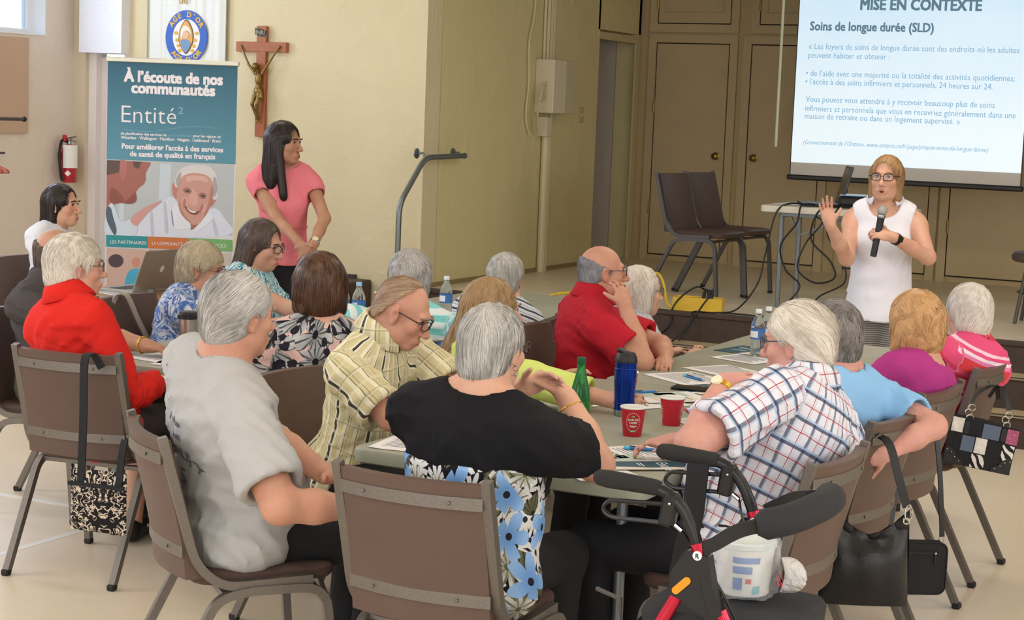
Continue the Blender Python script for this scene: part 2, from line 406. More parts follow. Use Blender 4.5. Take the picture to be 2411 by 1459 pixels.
# conduits, cable box, switch and cords on the stage side wall
m_cream = mat('painted_metal_cream', '#d8cda6', .5); m_cream2 = mat('box_cream', '#d9ceb4', .45); m_wht = mat('plastic_white', '#ecebe6', .4)
t = thing('cable_conduit', 'cream metal conduits running up the yellow stage side wall', 'conduit', (-5.88, 12.48, .54))
for y, r_, z0, z1 in ((-.07, .012, 1.648, 2.86), (-.02, .016, 1.648, 2.86), (.04, .014, 1.648, 2.86), (.09, .012, 1.648, 2.86), (-.02, .03, 0, 1.055), (.06, .02, 0, 1.055), (.11, .01, 0, 1.232)):
    MB().cyl((r_+.004, y, z0), (r_+.004, y, z1), r_, 8).build('pipe', m_cream, t, True)
eb = thing('junction_box', 'cream metal junction box on the yellow stage side wall', 'electrical box', (-5.88, 12.5, 1.775))
MB().box((.08, -.1, .205), (.16, .2, .41), None, .006).build('body', m_cream2, eb); MB().box((.082, .1, .205), (.164, .2, .41), None, .006).build('cover', mat('box_cover', '#c3b896', .5), eb)
c = MB()
for k in range(5): c.tube(bez([(.1, -.2, .24-.03*k), (.1, -.28-.01*k, .18-.03*k), (.08, -.3, .02-.02*k), (.04, -.27+.02*k, -.1-.02*k)], 5), .007, 6)
c.build('loose_cables', mat('cable_cream', '#cfc29c', .5), eb, True)
ob = thing('outlet_box', 'small steel outlet box with dark sockets below the junction box', 'outlet', (-5.88, 12.42, 1.6))
MB().box((.04, 0, .07), (.08, .1, .15), None, .004).build('body', m_cream2, ob); p = MB().box((.04, .055, .07), (.07, .012, .15), None, .003).build('socket_plate', m_dark, ob)
for z in (.035, .105): MB().lathe([(0, 0), (.018, 0), (.018, .004), (0, .004)], 12, rot=(R(-90), 0, 0), c=(.04, .061, z)).build('socket', m_wht, p)
sw = thing('light_switch', 'pale light switch plate beside the open stage doorway', 'light switch', (-5.88, 13.19, 1.71))
MB().box((.005, 0, .06), (.01, .08, .125), None, .003).build('plate', mat('switch_plate', '#bfae86', .5), sw); MB().box((.012, 0, .06), (.012, .018, .03)).build('toggle', m_cream, sw)
MB().tube(bez([(-5.86, 12.2, 3.35), (-5.86, 12.21, 2.6), (-5.86, 12.13, 2.3), (-5.86, 12.15, 2.0), (-5.86, 12.12, 1.75), (-5.86, 12.2, 1.6)], 6), .007, 6).build('hanging_wire', mat('wire_cream', '#d9cda5', .5), None, True)
tag(bpy.data.objects['hanging_wire'], 'thin cream wire hanging loosely left of the junction box', 'wire')
# handrail
m_rail = mat('rail_grey', '#7d8586', .35, .75)
hr = thing('handrail', 'grey steel handrail bending down from the stage side wall to the steps', 'handrail', (-5.8, 10.9, .54))
MB().tube(arcpts([(0, .13, .915), (0, -.44, .905), (0, -.77, .6), (0, -.775, -.54)], .09), .019, 12).build('rail', m_rail, hr, True)
for y in (.1, -.42):
    MB().lathe([(0, 0), (.035, 0), (.035, .008), (0, .009)], 14, rot=(0, R(90), 0), c=(-.08, y, .93)).cyl((-.075, y, .93), (-.03, y, .935), .008).tube([(-.03, y, .935), (-.0, y, .9)], .008, 8).build('wall_bracket', m_rail, hr, True)
MB().ball((0, .13, .915), .022).build('end_cap', m_rail, hr, True); MB().lathe([(0, 0), (.045, 0), (.045, .01), (.02, .012)], 14, c=(0, -.775, -.54)).build('base_flange', m_rail, hr, True)
# ------------------------------------------------------------------ things on the walls, banner, screen
def closed(pts, n=6):
    P = [Vector((p[0], p[1], 0)) for p in pts]; N = len(P); out = []
    for i in range(N):
        a, b, c, d = P[i-1], P[i], P[(i+1) % N], P[(i+2) % N]
        for k in range(n):
            t = k/n; q = .5*((2*b)+(c-a)*t+(2*a-5*b+4*c-d)*t*t+(3*b-a-3*c+d)*t**3); out.append((q.x, q.y))
    return out
def ell(cx, cy, a, b, n=28, rot=0., t0=0., t1=360.):
    out = []; full = abs(t1-t0) >= 360
    for i in range(n if full else n+1):
        t = R(t0+(t1-t0)*i/n); x, y = a*math.cos(t), b*math.sin(t); out.append((cx+x*math.cos(rot)-y*math.sin(rot), cy+x*math.sin(rot)+y*math.cos(rot)))
    return out
def ring(cx, cz, a0, b0, a1, b1, y0, y1, n=40):
    m_ = MB(); o = ell(cx, cz, a0, b0, n); i_ = ell(cx, cz, a1, b1, n)
    for k in range(n):
        j = (k+1) % n; m_.prism([o[k], o[j], i_[j], i_[k]], y0, y1, 'y')
    return m_
XZ = Matrix(((1, 0, 0, 0), (0, 0, -1, 0), (0, 1, 0, 0), (0, 0, 0, 1)))     # text plane -> local xz, facing -y
def xz(x, y, z): return Matrix.Translation((x, y, z)) @ XZ
# fire extinguisher
m_red = mat('extinguisher_red', '#b3202c', .3, coat=.3)
fe = thing('fire_extinguisher', 'red fire extinguisher with white tag hanging on the left wall', 'fire extinguisher', (-8.81, 10.41, 1.12))
MB().lathe([(0, 0), (.05, .0), (.056, .008), (.056, .235), (.05, .26), (.03, .28), (.018, .285), (0, .286)], 20).build('cylinder', m_red, fe, True)
MB().lathe([(.016, .28), (.016, .31), (.022, .315), (.012, .33), (0, .33)], 12).box((.02, 0, .335), (.09, .014, .012), (0, R(-14), 0)).box((.03, 0, .312), (.08, .012, .008), (0, R(8), 0)).build('valve', m_steel, fe, True)
MB().tube(bez([(-.01, -.01, .3), (-.03, -.05, .31), (-.02, -.085, .2), (-.01, -.08, .06), (0, -.075, .01)], 6), .011, 8).build('hose', m_dark, fe, True)
MB().box((-.02, -.03, .33), (.03, .03, .05), None, .006).build('red_pin_block', m_red, fe)
MB().grid(lambda u, v: (.062*math.cos(R(-95+120*u)), .062*math.sin(R(-95+120*u)), .11+.17*v), 10, 2).build('white_tag', m_wht, fe, True)
MB().prism([(-.024, .07), (0, .047), (.024, .07), (0, .093)], 0, .002, 'y', Matrix.Rotation(R(30), 4, 'Z') @ Matrix.Translation((0, -.0575, 0))).build('diamond_mark', m_wht, fe)
MB().box((-.07, 0, .2), (.035, .05, .05)).build('wall_bracket', m_dark, fe)
# beige panel, coat rail and hangers on the left wall
pn = thing('wall_panel', 'pinkish beige board on the left wall below the window', 'panel', (-8.9, 9.4, 1.48)); MB().box((.012, 0, .345), (.024, 1.28, .69), None, .004).build('board', mat('panel_beige', '#c6a890', .6, var=(3, .06)), pn)
cr_ = thing('coat_rail', 'dark metal coat rail with rounded end on the beige board', 'coat rail', (-8.6, 9.25, 1.59))
MB().cyl((0, -.9, 0), (0, .42, 0), .013, 10).build('rail', mat('rail_dark', '#55524f', .4, .7), cr_, True); MB().ball((0, .43, 0), .02).build('end_knob', m_dark, cr_, True)
for y in (-.8, .1): MB().cyl((-.28, y, 0), (0, y, 0), .01, 8).build('bracket', MATS['rail_dark'], cr_, True)
MB().cyl((-.06, -.9, -.24), (-.06, .3, -.24), .008, 8).build('lower_rail', MATS['rail_dark'], cr_, True); MB().cyl((-.06, -.8, -.24), (-.0, -.8, 0), .006, 6).cyl((-.06, .1, -.24), (0, .1, 0), .006, 6).build('drop_rod', MATS['rail_dark'], cr_, True)
for i, (y, cc, l) in enumerate(((.14, '#b0563a', 'terracotta plastic coat hanger at the end of the lower rail'), (.09, '#c2776a', 'pink plastic coat hanger just left of the terracotta one'), (.03, '#a4482f', 'rust coloured coat hanger farthest left on the rail'))):
    h = thing('coat_hanger', l, 'coat hanger', (-8.66, 9.25+y, 1.36), R(8*i-6), 'hangers on the coat rail')
    mm = mat('hanger_%d' % i, cc, .4)
    MB().tube([(0, 0, -.03), (0, 0, -.06)]+[(0, 0, -.06), (.2, 0, -.12), (.21, 0, -.135), (-.21, 0, -.135), (-.2, 0, -.12), (0, 0, -.06)], .006, 6).build('body', mm, h, True)
    MB().tube([(.018*math.cos(R(a)), 0, .0+.018*math.sin(R(a))) for a in range(-90, 200, 30)]+[(0, 0, -.03)][:0], .003, 6).cyl((0, 0, -.018), (0, 0, -.035), .003).build('hook', m_steel, h, True)
# club flag with round emblem
fg = thing('club_flag', 'white satin flag with blue and gold round emblem on the cream wall', 'flag', (-7.862, 10.56, 1.9))
satin = mat('satin_white', '#dcdcd2', .35, bump=(9, .15, .01))
MB().grid(lambda u, v: ((u-.5)*.69, -.003*math.sin(u*23)*(1-.3*v)-.002*math.sin(u*57), v*1.0), 60, 2).build('cloth', satin, fg, 'all')
for s in (-1, 1): MB().tube([(s*.348, -.01, 0), (s*.348, -.01, .5), (s*.348, -.01, 1)], .005, 6).build('silver_cord_trim', mat('silver_trim', '#a9a89c', .35, .5, bump=(150, .8, .004)), fg, True)
m_blue = mat('emblem_blue', '#2a5cb4', .5); m_gold = mat('emblem_gold', '#d9a72e', .5); m_ewhite = mat('emblem_white', '#e8e6df', .6)
EZ = .319
ring(0, EZ, .185, .195, .122, .132, -.024, -.02).build('blue_ring', m_blue, fg)
MB().prism(ell(0, EZ, .122, .132), -.022, -.019, 'y').build('emblem_field', m_ewhite, fg)
mnd = [(0, .13), (.05, .07), (.066, 0), (.05, -.06), (0, -.12), (-.05, -.06), (-.066, 0), (-.05, .07)]
MB().prism([(x, EZ+z) for x, z in closed(mnd, 4)], -.026, -.022, 'y').build('mandorla_edge', mat('emblem_brown', '#6b5636', .6), fg)
MB().prism([(x*.9, EZ+z*.92) for x, z in closed(mnd, 4)], -.028, -.026, 'y').build('mandorla', mat('emblem_orange', '#dba455', .6), fg)
MB().prism([(x, EZ+z) for x, z in closed([(-.005, .085), (.035, .06), (.045, .02), (.03, .04), (.005, .05), (-.02, .03), (-.04, -.02), (-.045, .03), (-.035, .065)], 4)], -.030, -.028, 'y').build('veil', mat('emblem_veil', '#e3dfd3', .6), fg)
MB().prism([(x, EZ+z) for x, z in closed([(-.01, .045), (.022, .035), (.025, .008), (.005, -.012), (-.022, -.002), (-.026, .025)], 4)], -.0305, -.029, 'y').build('face', mat('emblem_face', '#dcb58f', .6), fg)
MB().prism([(x, EZ+z) for x, z in closed([(-.045, -.025), (0, -.015), (.04, -.035), (.035, -.07), (0, -.108), (-.032, -.07)], 4)], -.0302, -.028, 'y').build('robe', mat('emblem_robe', '#6f93b8', .6), fg)
g = MB()
for s in (-1, 1):
    for k, z in enumerate((.03, -.02, -.06, -.095)): g.prism(ell(s*(.092-.012*k), EZ+z, .016, .013, 10), -.026, -.022, 'y')
g.build('gold_leaves', m_gold, fg)
def arc_text(s, r_, a0, a1, up=True):
    n = len(s)
    for i, ch in enumerate(s):
        if ch == ' ': continue
        a = R(a0+(a1-a0)*i/(n-1)); M_ = Matrix.Translation((r_*math.cos(a), -.0245, EZ+r_*1.06*math.sin(a))) @ Matrix.Rotation(-(a-PI/2) if up else -(a+PI/2), 4, 'Y') @ XZ
        text(ch, .055, m_gold, fg, M_, 'emblem_letter', 'CENTER', .002)
arc_text("AGE D'OR", .137, 146, 34); arc_text("AGE D'OR", .172, 225, 318, False)
text('DU', .055, mat('flag_lettering', '#b98a3c', .5), fg, xz(-.03, -.012, .56), 'lettering', 'CENTER', .001)
for o in fg.children:
    if o.name.split('.')[0] not in ('cloth', 'silver_cord_trim', 'lettering'): o.location.y += .013
# crucifix
m_wood = mat('cross_wood', '#a9643a', .4, var=(20, .18), bump=(40, .1, .002))
cx = thing('crucifix', 'brown wooden crucifix with bronze figure on the cream wall', 'crucifix', (-7.205, 10.58, 1.528))
MB().box((0, -.018, .391), (.08, .036, .782), None, .003).build('upright_beam', m_wood, cx); MB().box((.0, -.02, .635), (.425, .04, .07), None, .003).build('cross_beam', m_wood, cx)
ti = MB().grid(lambda u, v: ((u-.5)*.1, -.042-.006*math.sin(u*6), .71+v*.05-.02*(u-.5)), 8, 1).build('title_scroll', mat('scroll_pewter', '#3f3c36', .4, .6), cx, True)
text('INRI', .042, mat('scroll_letters', '#a29a86', .5), cx, xz(0, -.052, .72), 'lettering', 'CENTER', .001)
# roll-up banner, faces along the hall
bn = thing('roll_up_banner', 'tall teal roll-up banner standing against the cream wall', 'banner', (-6.82, 9.02, 0), R(26))
K = .002655
def bp(px, py): return ((px-406.5+.02*(py-140))*K, 2.0-(py-(141+.039*(px-253)))*K)
m_alu = mat('banner_aluminium', '#b9b6a4', .35, .7)
MB().box((0, 0, 2.005), (.83, .026, .03), None, .004).build('top_rail', m_alu, bn); MB().box((0, .02, .05), (.86, .16, .1), None, .01).build('base_cassette', m_alu, bn); MB().cyl((0, .03, .1), (0, .03, 2.0), .011, 8).build('support_pole', m_alu, bn, True)
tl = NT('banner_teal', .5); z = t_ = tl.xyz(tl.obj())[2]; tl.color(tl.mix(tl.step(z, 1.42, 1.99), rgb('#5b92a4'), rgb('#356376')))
def rect(p0, p1, y, name, m): 
    a, b = bp(*p0), bp(*p1); return MB().box(((a[0]+b[0])/2, y, (a[1]+b[1])/2), (abs(a[0]-b[0]), .0006, abs(a[1]-b[1]))).build(name, m, bn)
MB().box((0, -.002, 1.05), (.81, .001, 1.9)).build('sheet', mat('banner_white', '#d9d8da', .55), bn)
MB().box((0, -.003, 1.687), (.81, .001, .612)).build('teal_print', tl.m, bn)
m_btx = mat('banner_lettering', '#e9e4e6', .6); m_btx2 = mat('banner_lettering_faint', '#8fb9c6', .6); Y0 = -.0042
def btext(s, p0, p1, hpx, m=m_btx, bold=.0, Y0=-.0042):
    x0, z0 = bp(*p0); x1, _ = bp(*p1); text(s, hpx*K/.72, m, bn, xz(x0, Y0, z0), 'lettering', 'LEFT', bold*hpx*K, fit=x1-x0)
btext('À l’écoute de nos', (291, 192), (521, 201), 26, bold=.06); btext('communautés', (308, 219), (503, 226), 26, bold=.06)
btext('Entité', (285, 287), (414, 291), 42, bold=-.012); btext('2', (419, 267), (431, 267), 16, m_btx2)
btext('de planification des services de', (283, 316), (391, 320), 6.5, bold=.03); btext('santé en français', (395, 320), (450, 321), 6.5, m_btx2); btext('pour les régions de', (454, 322), (519, 325), 6.5, bold=.03)
btext('Waterloo · Wellington · Hamilton · Niagara · Haldimand · Brant', (283, 326), (519, 334), 7.5, bold=.03)
btext('Pour améliorer l’accès à des services', (285, 349), (524, 357), 12.5, bold=.05); btext('de santé de qualité en français', (304, 367), (505, 373), 12.5, bold=.05)
MB().tube([Vector((bp(px, 303-5*math.sin((px-285)/70.*1.7)-.02*(px-285))[0], Y0, bp(px, 303+6*math.sin((px-285)/70.*1.9)*1)[1])) for px in range(290, 512, 8)], .0012, 4).build('wave_line', m_btx2, bn)
# printed photograph of two men, flat colours
PH = [0]
def flat(name, col, polys, smooth=True):
    PH[0] += 1; y = -.0032-.00009*PH[0]
    for p in polys:
        q = [bp(*a) for a in p]; MB().prism(closed(q, 4) if smooth else q, y, y+.00008, 'y').build(name, mat('print_'+col.strip('#'), col, .6), bn)
flat('printed_background', '#b9bfc0', [[(250, 374), (551, 386), (547, 555), (247, 555)]], False)
flat('printed_curtain', '#c6d2d8', [[(376, 384), (402, 385), (398, 470), (372, 470)], [(278, 480), (290, 480), (288, 540), (276, 540)]], False)
flat('printed_shirt', '#d6dbe6', [[(315, 555), (322, 520), (345, 490), (385, 470), (410, 466), (450, 530), (478, 500), (505, 490), (525, 510), (535, 555)]])
flat('printed_neck', '#a46a58', [[(430, 500), (445, 530), (452, 541), (478, 512), (480, 495)]])
flat('printed_ear', '#bf8274', [[(404, 436), (410, 429), (419, 436), (419, 462), (412, 468), (405, 455)], [(496, 468), (508, 457), (511, 464), (503, 480), (496, 486)]])
flat('printed_hair', '#d6d2cf', [[(412, 440), (413, 415), (426, 396), (450, 388), (480, 388), (499, 397), (510, 418), (511, 445), (505, 470), (440, 440)]])
flat('printed_face', '#cb9a8a', [[(418, 442), (426, 418), (446, 407), (478, 409), (497, 422), (502, 450), (496, 480), (483, 508), (468, 526), (448, 528), (432, 515), (420, 488), (415, 462)]])
flat('printed_cheek', '#d3a598', [[(426, 470), (436, 462), (444, 474), (436, 488)], [(470, 485), (482, 480), (486, 492), (476, 500)]])
flat('printed_nose', '#d8a79a', [[(448, 445), (458, 448), (466, 476), (456, 484), (444, 476)]])
flat('printed_brow', '#9c7468', [[(430, 445), (440, 441), (450, 447), (447, 455), (434, 453)], [(468, 455), (478, 453), (486, 460), (480, 468), (469, 464)]])
flat('printed_eye', '#4c3a38', [[(436, 449), (441, 447), (445, 450), (440, 452)], [(472, 460), (477, 458), (482, 462), (477, 464)]])
flat('printed_mouth', '#7c4440', [[(434, 484), (446, 492), (460, 497), (468, 496), (462, 505), (448, 503), (438, 494)]])
flat('printed_teeth', '#e2dcd6', [[(438, 487), (448, 494), (462, 498), (456, 501), (446, 498)]])
flat('printed_collar', '#e0e4ec', [[(402, 500), (412, 480), (422, 492), (448, 530), (442, 537), (412, 538), (406, 520)], [(480, 512), (492, 500), (500, 515), (470, 540), (458, 545)]])
flat('printed_collar_shadow', '#8f97a6', [[(401, 495), (404, 500), (408, 532), (404, 525)]])
flat('printed_man_left', '#a3675c', [[(250, 376), (353, 381), (353, 386), (346, 398), (341, 408), (342, 422), (337, 433), (326, 441), (319, 450), (316, 462), (319, 470), (309, 479), (290, 476), (270, 480), (258, 487), (248, 489)]], False)
flat('printed_man_hair', '#5f4e48', [[(250, 376), (284, 377), (278, 405), (249, 412)], [(310, 379), (332, 380), (325, 397), (314, 392)]], False)
flat('printed_man_ear', '#b0716a', [[(282, 378), (296, 380), (296, 405), (289, 424), (281, 412)]])
flat('printed_forehead_light', '#d9aea0', [[(438, 416), (458, 412), (482, 416), (488, 428), (462, 424), (440, 428)]])
flat('printed_face_shade', '#b5806f', [[(497, 440), (503, 446), (497, 478), (484, 506), (478, 510), (490, 478)], [(420, 470), (424, 490), (434, 508), (446, 520), (452, 526), (436, 516), (422, 496)]])
flat('printed_smile_line', '#b27a6c', [[(432, 468), (436, 472), (433, 490), (430, 482)], [(474, 480), (478, 484), (470, 502), (468, 496)]])
flat('printed_temple_hair', '#a9a6a4', [[(413, 424), (418, 412), (424, 404), (424, 420), (418, 440)], [(502, 418), (508, 420), (510, 446), (504, 462), (501, 440)]])
flat('printed_shirt_fold', '#bcc4d2', [[(352, 500), (356, 500), (360, 552), (354, 552)], [(500, 520), (504, 518), (512, 552), (506, 552)], [(384, 480), (388, 480), (394, 540), (388, 544)]])
flat('printed_jaw_shade', '#8c5449', [[(316, 452), (320, 470), (309, 479), (286, 477), (300, 468)], [(262, 440), (290, 470), (270, 478), (255, 470)]])
flat('printed_white_sleeve', '#ccd8e2', [[(248, 500), (262, 478), (282, 520), (305, 516), (320, 528), (312, 555), (248, 555)]])
flat('printed_hand', '#cf9a94', [[(305, 516), (335, 490), (365, 477), (380, 474), (352, 496), (330, 520), (318, 532)]])
flat('printed_tie', '#55636f', [[(248, 490), (258, 488), (264, 510), (272, 540), (268, 554), (258, 540), (248, 515)]])
for i, (x0, x1, cc, s) in enumerate(((247, 346, '#2f8f93', 'LES PARTENAIRES'), (346, 443, '#c8733f', 'LA COMMUNAUTÉ'), (443, 547, '#76ad68', 'LES SERVICES'))):
    flat('colour_band', cc, [[(x0, 553+.039*(x0-247)), (x1, 553+.039*(x1-247)), (x1, 581+.039*(x1-247)), (x0, 581+.039*(x0-247))]], False)
    btext(s, (x0+10, 573+.035*(x0-247)), (x1-14 if i else x1-4, 573), 8, Y0=-.0032-.00009*(PH[0]+12))
for i, cc in enumerate(('#c9a99b', '#b77b6a', '#c8bcae')): flat('small_print', cc, [[(248+100*i, 584+4*i), (343+100*i, 588+4*i), (342+100*i, 720), (247+100*i, 720)]], False)
flat('small_print_figures', '#4f4147', [ell(270, 615, 18, 16, 14), ell(380, 640, 14, 12, 12)]); flat('small_print_shirts', '#4aa7c6', [[(352, 612), (366, 606), (374, 640), (352, 655)], [(392, 625), (418, 610), (428, 650), (400, 665)], [(300, 640), (335, 640), (340, 700), (290, 700)]])
flat('small_print_faces', '#c98d79', [ell(392, 604, 11, 14, 14), ell(366, 600, 12, 10, 14), ell(425, 600, 10, 14, 14), ell(318, 618, 10, 12, 14)])
# projection screen with the lit slide
ps = thing('projection_screen', 'pull-down projection screen showing a pale blue French slide', 'projection screen', (-3.225, 13.2, 1.36))
def scr():
    t = NT('slide_light', .7); x = t.xyz(t.obj()); f = t.step(x[2], .35, 1.7)
    c = t.mix(f, rgb('#dcf1fc'), rgb('#9fd6f7')); d = t.step(t.noise(t.obj(), 2.2, 2), .35, .7)
    c = t.mix(t.math('MULTIPLY', d, .25), c, rgb('#eef8fd')); t.put(t.b.inputs['Emission Color'], c); t.b.inputs['Emission Strength'].default_value = .60
    t.color(rgb('#c8c8c8')); return t.m
MB().box((0, .006, .92), (1.745, .008, 1.84)).build('fabric', mat('screen_fabric', '#c9c4bb', .8), ps)
MB().box((.0, -.0, .92), (1.737, .003, 1.61)).build('slide', scr(), ps)
MB().box((0, 0, 0), (1.79, .03, .04), None, .01).build('bottom_bar', mat('bar_black', '#1a1614', .4), ps)
MB().box((-.872, .004, .92), (.006, .014, 1.84)).build('edge_border', mat('edge_dark', '#3a332c', .6), ps); MB().box((.872, .004, .92), (.006, .014, 1.84)).build('edge_border', MATS['edge_dark'], ps)
MB().cyl((-.93, 0, 1.9), (.93, 0, 1.9), .05, 12).build('case', m_wht, ps, True)
m_st = mat('slide_text', '#5e7c90', .7, emit=.42); m_st2 = mat('slide_text_light', '#7fa6c2', .7, emit=.47)
def st(s, x0, x1, z, h, m=m_st2, bold=0, shear=0): text(s, h/.72, m, ps, xz(x0+3.225, -.003, z-1.36), 'lettering', 'LEFT', bold, shear=shear, fit=x1-x0, depth=.0003)
st('MISE EN CONTEXTE', -3.623, -2.725, 2.638, .083, m_st, .004); st('Soins de longue durée (SLD)', -4.003, -3.063, 2.48, .068, m_st, .0025)
st('« Les foyers de soins de longue durée sont des endroits où les adultes', -4.003, -2.428, 2.340, .046); st('peuvent habiter et obtenir :', -4.003, -3.374, 2.273, .046)
st('• de l’aide avec une majorité ou la totalité des activités quotidiennes;', -4.013, -2.447, 2.137, .046); st('• l’accès à des soins infirmiers et personnels, 24 heures sur 24.', -4.013, -2.601, 2.073, .046)
st('Vous pouvez vous attendre à y recevoir beaucoup plus de soins', -4.003, -2.577, 1.94, .046); st('infirmiers et personnels que vous en recevriez généralement dans une', -4.003, -2.422, 1.87, .046)
st('maison de retraite ou dans un logement supervisé. »', -4.003, -2.821, 1.811, .046); st('(Gouvernement de l’Ontario, www.ontario.ca/fr/page/propos-soins-de-longue-duree)', -4.003, -2.603, 1.617, .036, shear=.22)
tag(MB().cyl((-4.207, 13.15, 1.588), (-4.208, 13.15, 3.35), .011, 8).build('pull_cord', mat('cord_white', '#d6dbc0', .6), None, True), 'straight white pull cord hanging left of the projection screen', 'cord')
# ------------------------------------------------------------------ figures: distance fields meshed by surface nets
def nrm(v): v = np.asarray(v, float); return v/(np.linalg.norm(v)+1e-12)
def rotx(d): c, s = math.cos(R(d)), math.sin(R(d)); return np.array([[1, 0, 0], [0, c, -s], [0, s, c]])
def roty(d): c, s = math.cos(R(d)), math.sin(R(d)); return np.array([[c, 0, s], [0, 1, 0], [-s, 0, c]])
def rotz(d): c, s = math.cos(R(d)), math.sin(R(d)); return np.array([[c, -s, 0], [s, c, 0], [0, 0, 1]])
class Pr:
    """primitive: cone (a,b,ra,rb) or ellipsoid (c,r,Rm); clip planes [(point, normal)] cut away the positive side"""
    def __init__(s, kind, *a, clip=(), k=.02, op='u', amp=0.):
        s.kind, s.a, s.clip, s.k, s.op, s.amp = kind, a, list(clip), k, op, amp
        if kind == 'c':
            A, B, ra, rb = a; r = max(ra, rb); s.lo = np.minimum(A, B)-r; s.hi = np.maximum(A, B)+r
        else:
            c, r = a[0], np.asarray(a[1], float); Rm = a[2] if len(a) > 2 else np.eye(3); e = np.sqrt(((Rm*r)**2).sum(1)); s.lo = c-e; s.hi = c+e
    def ev(s, X, Y, Z, infl=0.):
        if s.kind == 'c':
            A, B, ra, rb = s.a; d = B-A; L2 = max(d@d, 1e-12); x, y, z = X-A[0], Y-A[1], Z-A[2]
            t = np.clip((x*d[0]+y*d[1]+z*d[2])/L2, 0, 1)
            D = np.sqrt((x-t*d[0])**2+(y-t*d[1])**2+(z-t*d[2])**2)-(ra+(rb-ra)*t)-infl
        else:
            c, r = s.a[0], np.asarray(s.a[1], float)+infl; x, y, z = X-c[0], Y-c[1], Z-c[2]
            if len(s.a) > 2:
                M_ = s.a[2]; x, y, z = x*M_[0, 0]+y*M_[1, 0]+z*M_[2, 0], x*M_[0, 1]+y*M_[1, 1]+z*M_[2, 1], x*M_[0, 2]+y*M_[1, 2]+z*M_[2, 2]
            q = (x/r[0])**2+(y/r[1])**2+(z/r[2])**2; k0 = np.sqrt(q); k1 = np.sqrt((x/r[0]**2)**2+(y/r[1]**2)**2+(z/r[2]**2)**2)
            D = k0*(k0-1)/np.maximum(k1, 1e-9)
        for p, n in s.clip: D = np.maximum(D, (X-p[0])*n[0]+(Y-p[1])*n[1]+(Z-p[2])*n[2])
        return D
def smin(a, b, k):
    h = np.clip(.5+.5*(b-a)/k, 0, 1); return b*(1-h)+a*h-k*h*(1-h)
def axis_pts(lo, hi, base, fine, ivs):
    out = [lo]; x = lo
    while x < hi:
        f = any(a-base <= x <= b for a, b in ivs); x += fine if f else base; out.append(x)
    return np.array(out)
def field_mesh(prims, base, fine=None, boxes=(), infl=0., folds=0., fold_dirs=None, seed=0, post=None, fold_c=None):
    us = [p for p in prims if p.op == 'u']
    lo = np.min([p.lo for p in us], 0)-infl-.03; hi = np.max([p.hi for p in us], 0)+infl+.03
    ax = [axis_pts(lo[i], hi[i], base, fine or base, [(b[0][i], b[1][i]) for b in boxes]) for i in range(3)]
    A = np.full([len(a) for a in ax], 1., np.float32)
    for p in prims:
        inf = infl if p.op == 'u' else 0; pad = p.k+inf+.03
        sl = [slice(max(np.searchsorted(ax[i], p.lo[i]-pad)-1, 0), min(np.searchsorted(ax[i], p.hi[i]+pad)+1, len(ax[i]))) for i in range(3)]
        if any(s.stop-s.start < 1 for s in sl): continue
        X = ax[0][sl[0]][:, None, None]; Y = ax[1][sl[1]][None, :, None]; Z = ax[2][sl[2]][None, None, :]
        d = p.ev(X, Y, Z, inf).astype(np.float32); cur = A[sl[0], sl[1], sl[2]]
        if p.op == 'u': A[sl[0], sl[1], sl[2]] = smin(cur, d, p.k)
        elif p.op == 's': A[sl[0], sl[1], sl[2]] = -smin(-cur, d, p.k)
    if post is not None or folds:
        X = ax[0][:, None, None]; Y = ax[1][None, :, None]; Z = ax[2][None, None, :]
        if folds:
            rg = np.random.default_rng(seed); W = 0
            for j in range(5):
                d = nrm(rg.normal(size=3)*np.array([.6, .6, 1.2]) if fold_dirs is None else np.array(fold_dirs[j % len(fold_dirs)])+rg.normal(size=3)*.35); f = (22, 34, 47, 62, 80)[j]*rg.uniform(.85, 1.15); e = nrm(rg.normal(size=3)); e2 = nrm(rg.normal(size=3))
                q = np.sin((X*d[0]+Y*d[1]+Z*d[2])*f+2.6*np.sin((X*e[0]+Y*e[1]+Z*e[2])*f*.33)+rg.uniform(0, 6)); m = .5+.5*np.sin((X*e2[0]+Y*e2[1]+Z*e2[2])*17+rg.uniform(0, 6))
                W = W + ((1-np.abs(q))**1.5*2-.8)*m/(1+j*.15)
            if fold_c is not None: W = W*np.clip((np.sqrt((X-fold_c[0])**2+(Y-fold_c[1])**2+(Z-fold_c[2])**2)-.07)/.09, 0, 1)
            A = np.where(np.abs(A) < .06, A-folds*.55*W.astype(np.float32), A)
        for p in prims:
            if p.op == 'S': A = (-smin(-A, p.ev(X, Y, Z), .010)).astype(np.float32)
        if post is not None: A = post(A, X, Y, Z)
    # ---- surface nets
    S_ = A < 0; n = np.array(A.shape)
    cnt = np.zeros(n-1, np.int8)
    for i in (0, 1):
        for j in (0, 1):
            for k in (0, 1): cnt += S_[i:n[0]-1+i, j:n[1]-1+j, k:n[2]-1+k]
    act = (cnt > 0) & (cnt < 8); I = np.argwhere(act); idx = np.full(n-1, -1, np.int32); idx[act] = np.arange(len(I))
    acc = np.zeros((len(I), 3)); c = np.zeros(len(I))
    for a in range(3):
        o1, o2 = [x for x in range(3) if x != a]
        for u in (0, 1):
            for v in (0, 1):
                p0 = I.copy(); p0[:, o1] += u; p0[:, o2] += v; p1 = p0.copy(); p1[:, a] += 1
                f0 = A[p0[:, 0], p0[:, 1], p0[:, 2]]; f1 = A[p1[:, 0], p1[:, 1], p1[:, 2]]; m = (f0 < 0) != (f1 < 0)
                t = np.where(m, f0/np.where(np.abs(f0-f1) < 1e-9, 1e-9, f0-f1), 0)
                pt = np.stack([ax[i][p0[:, i]] for i in range(3)], 1); pt[:, a] += t*(ax[a][p1[:, a]]-ax[a][p0[:, a]])
                acc += pt*m[:, None]; c += m
    V = acc/c[:, None]; Q = []
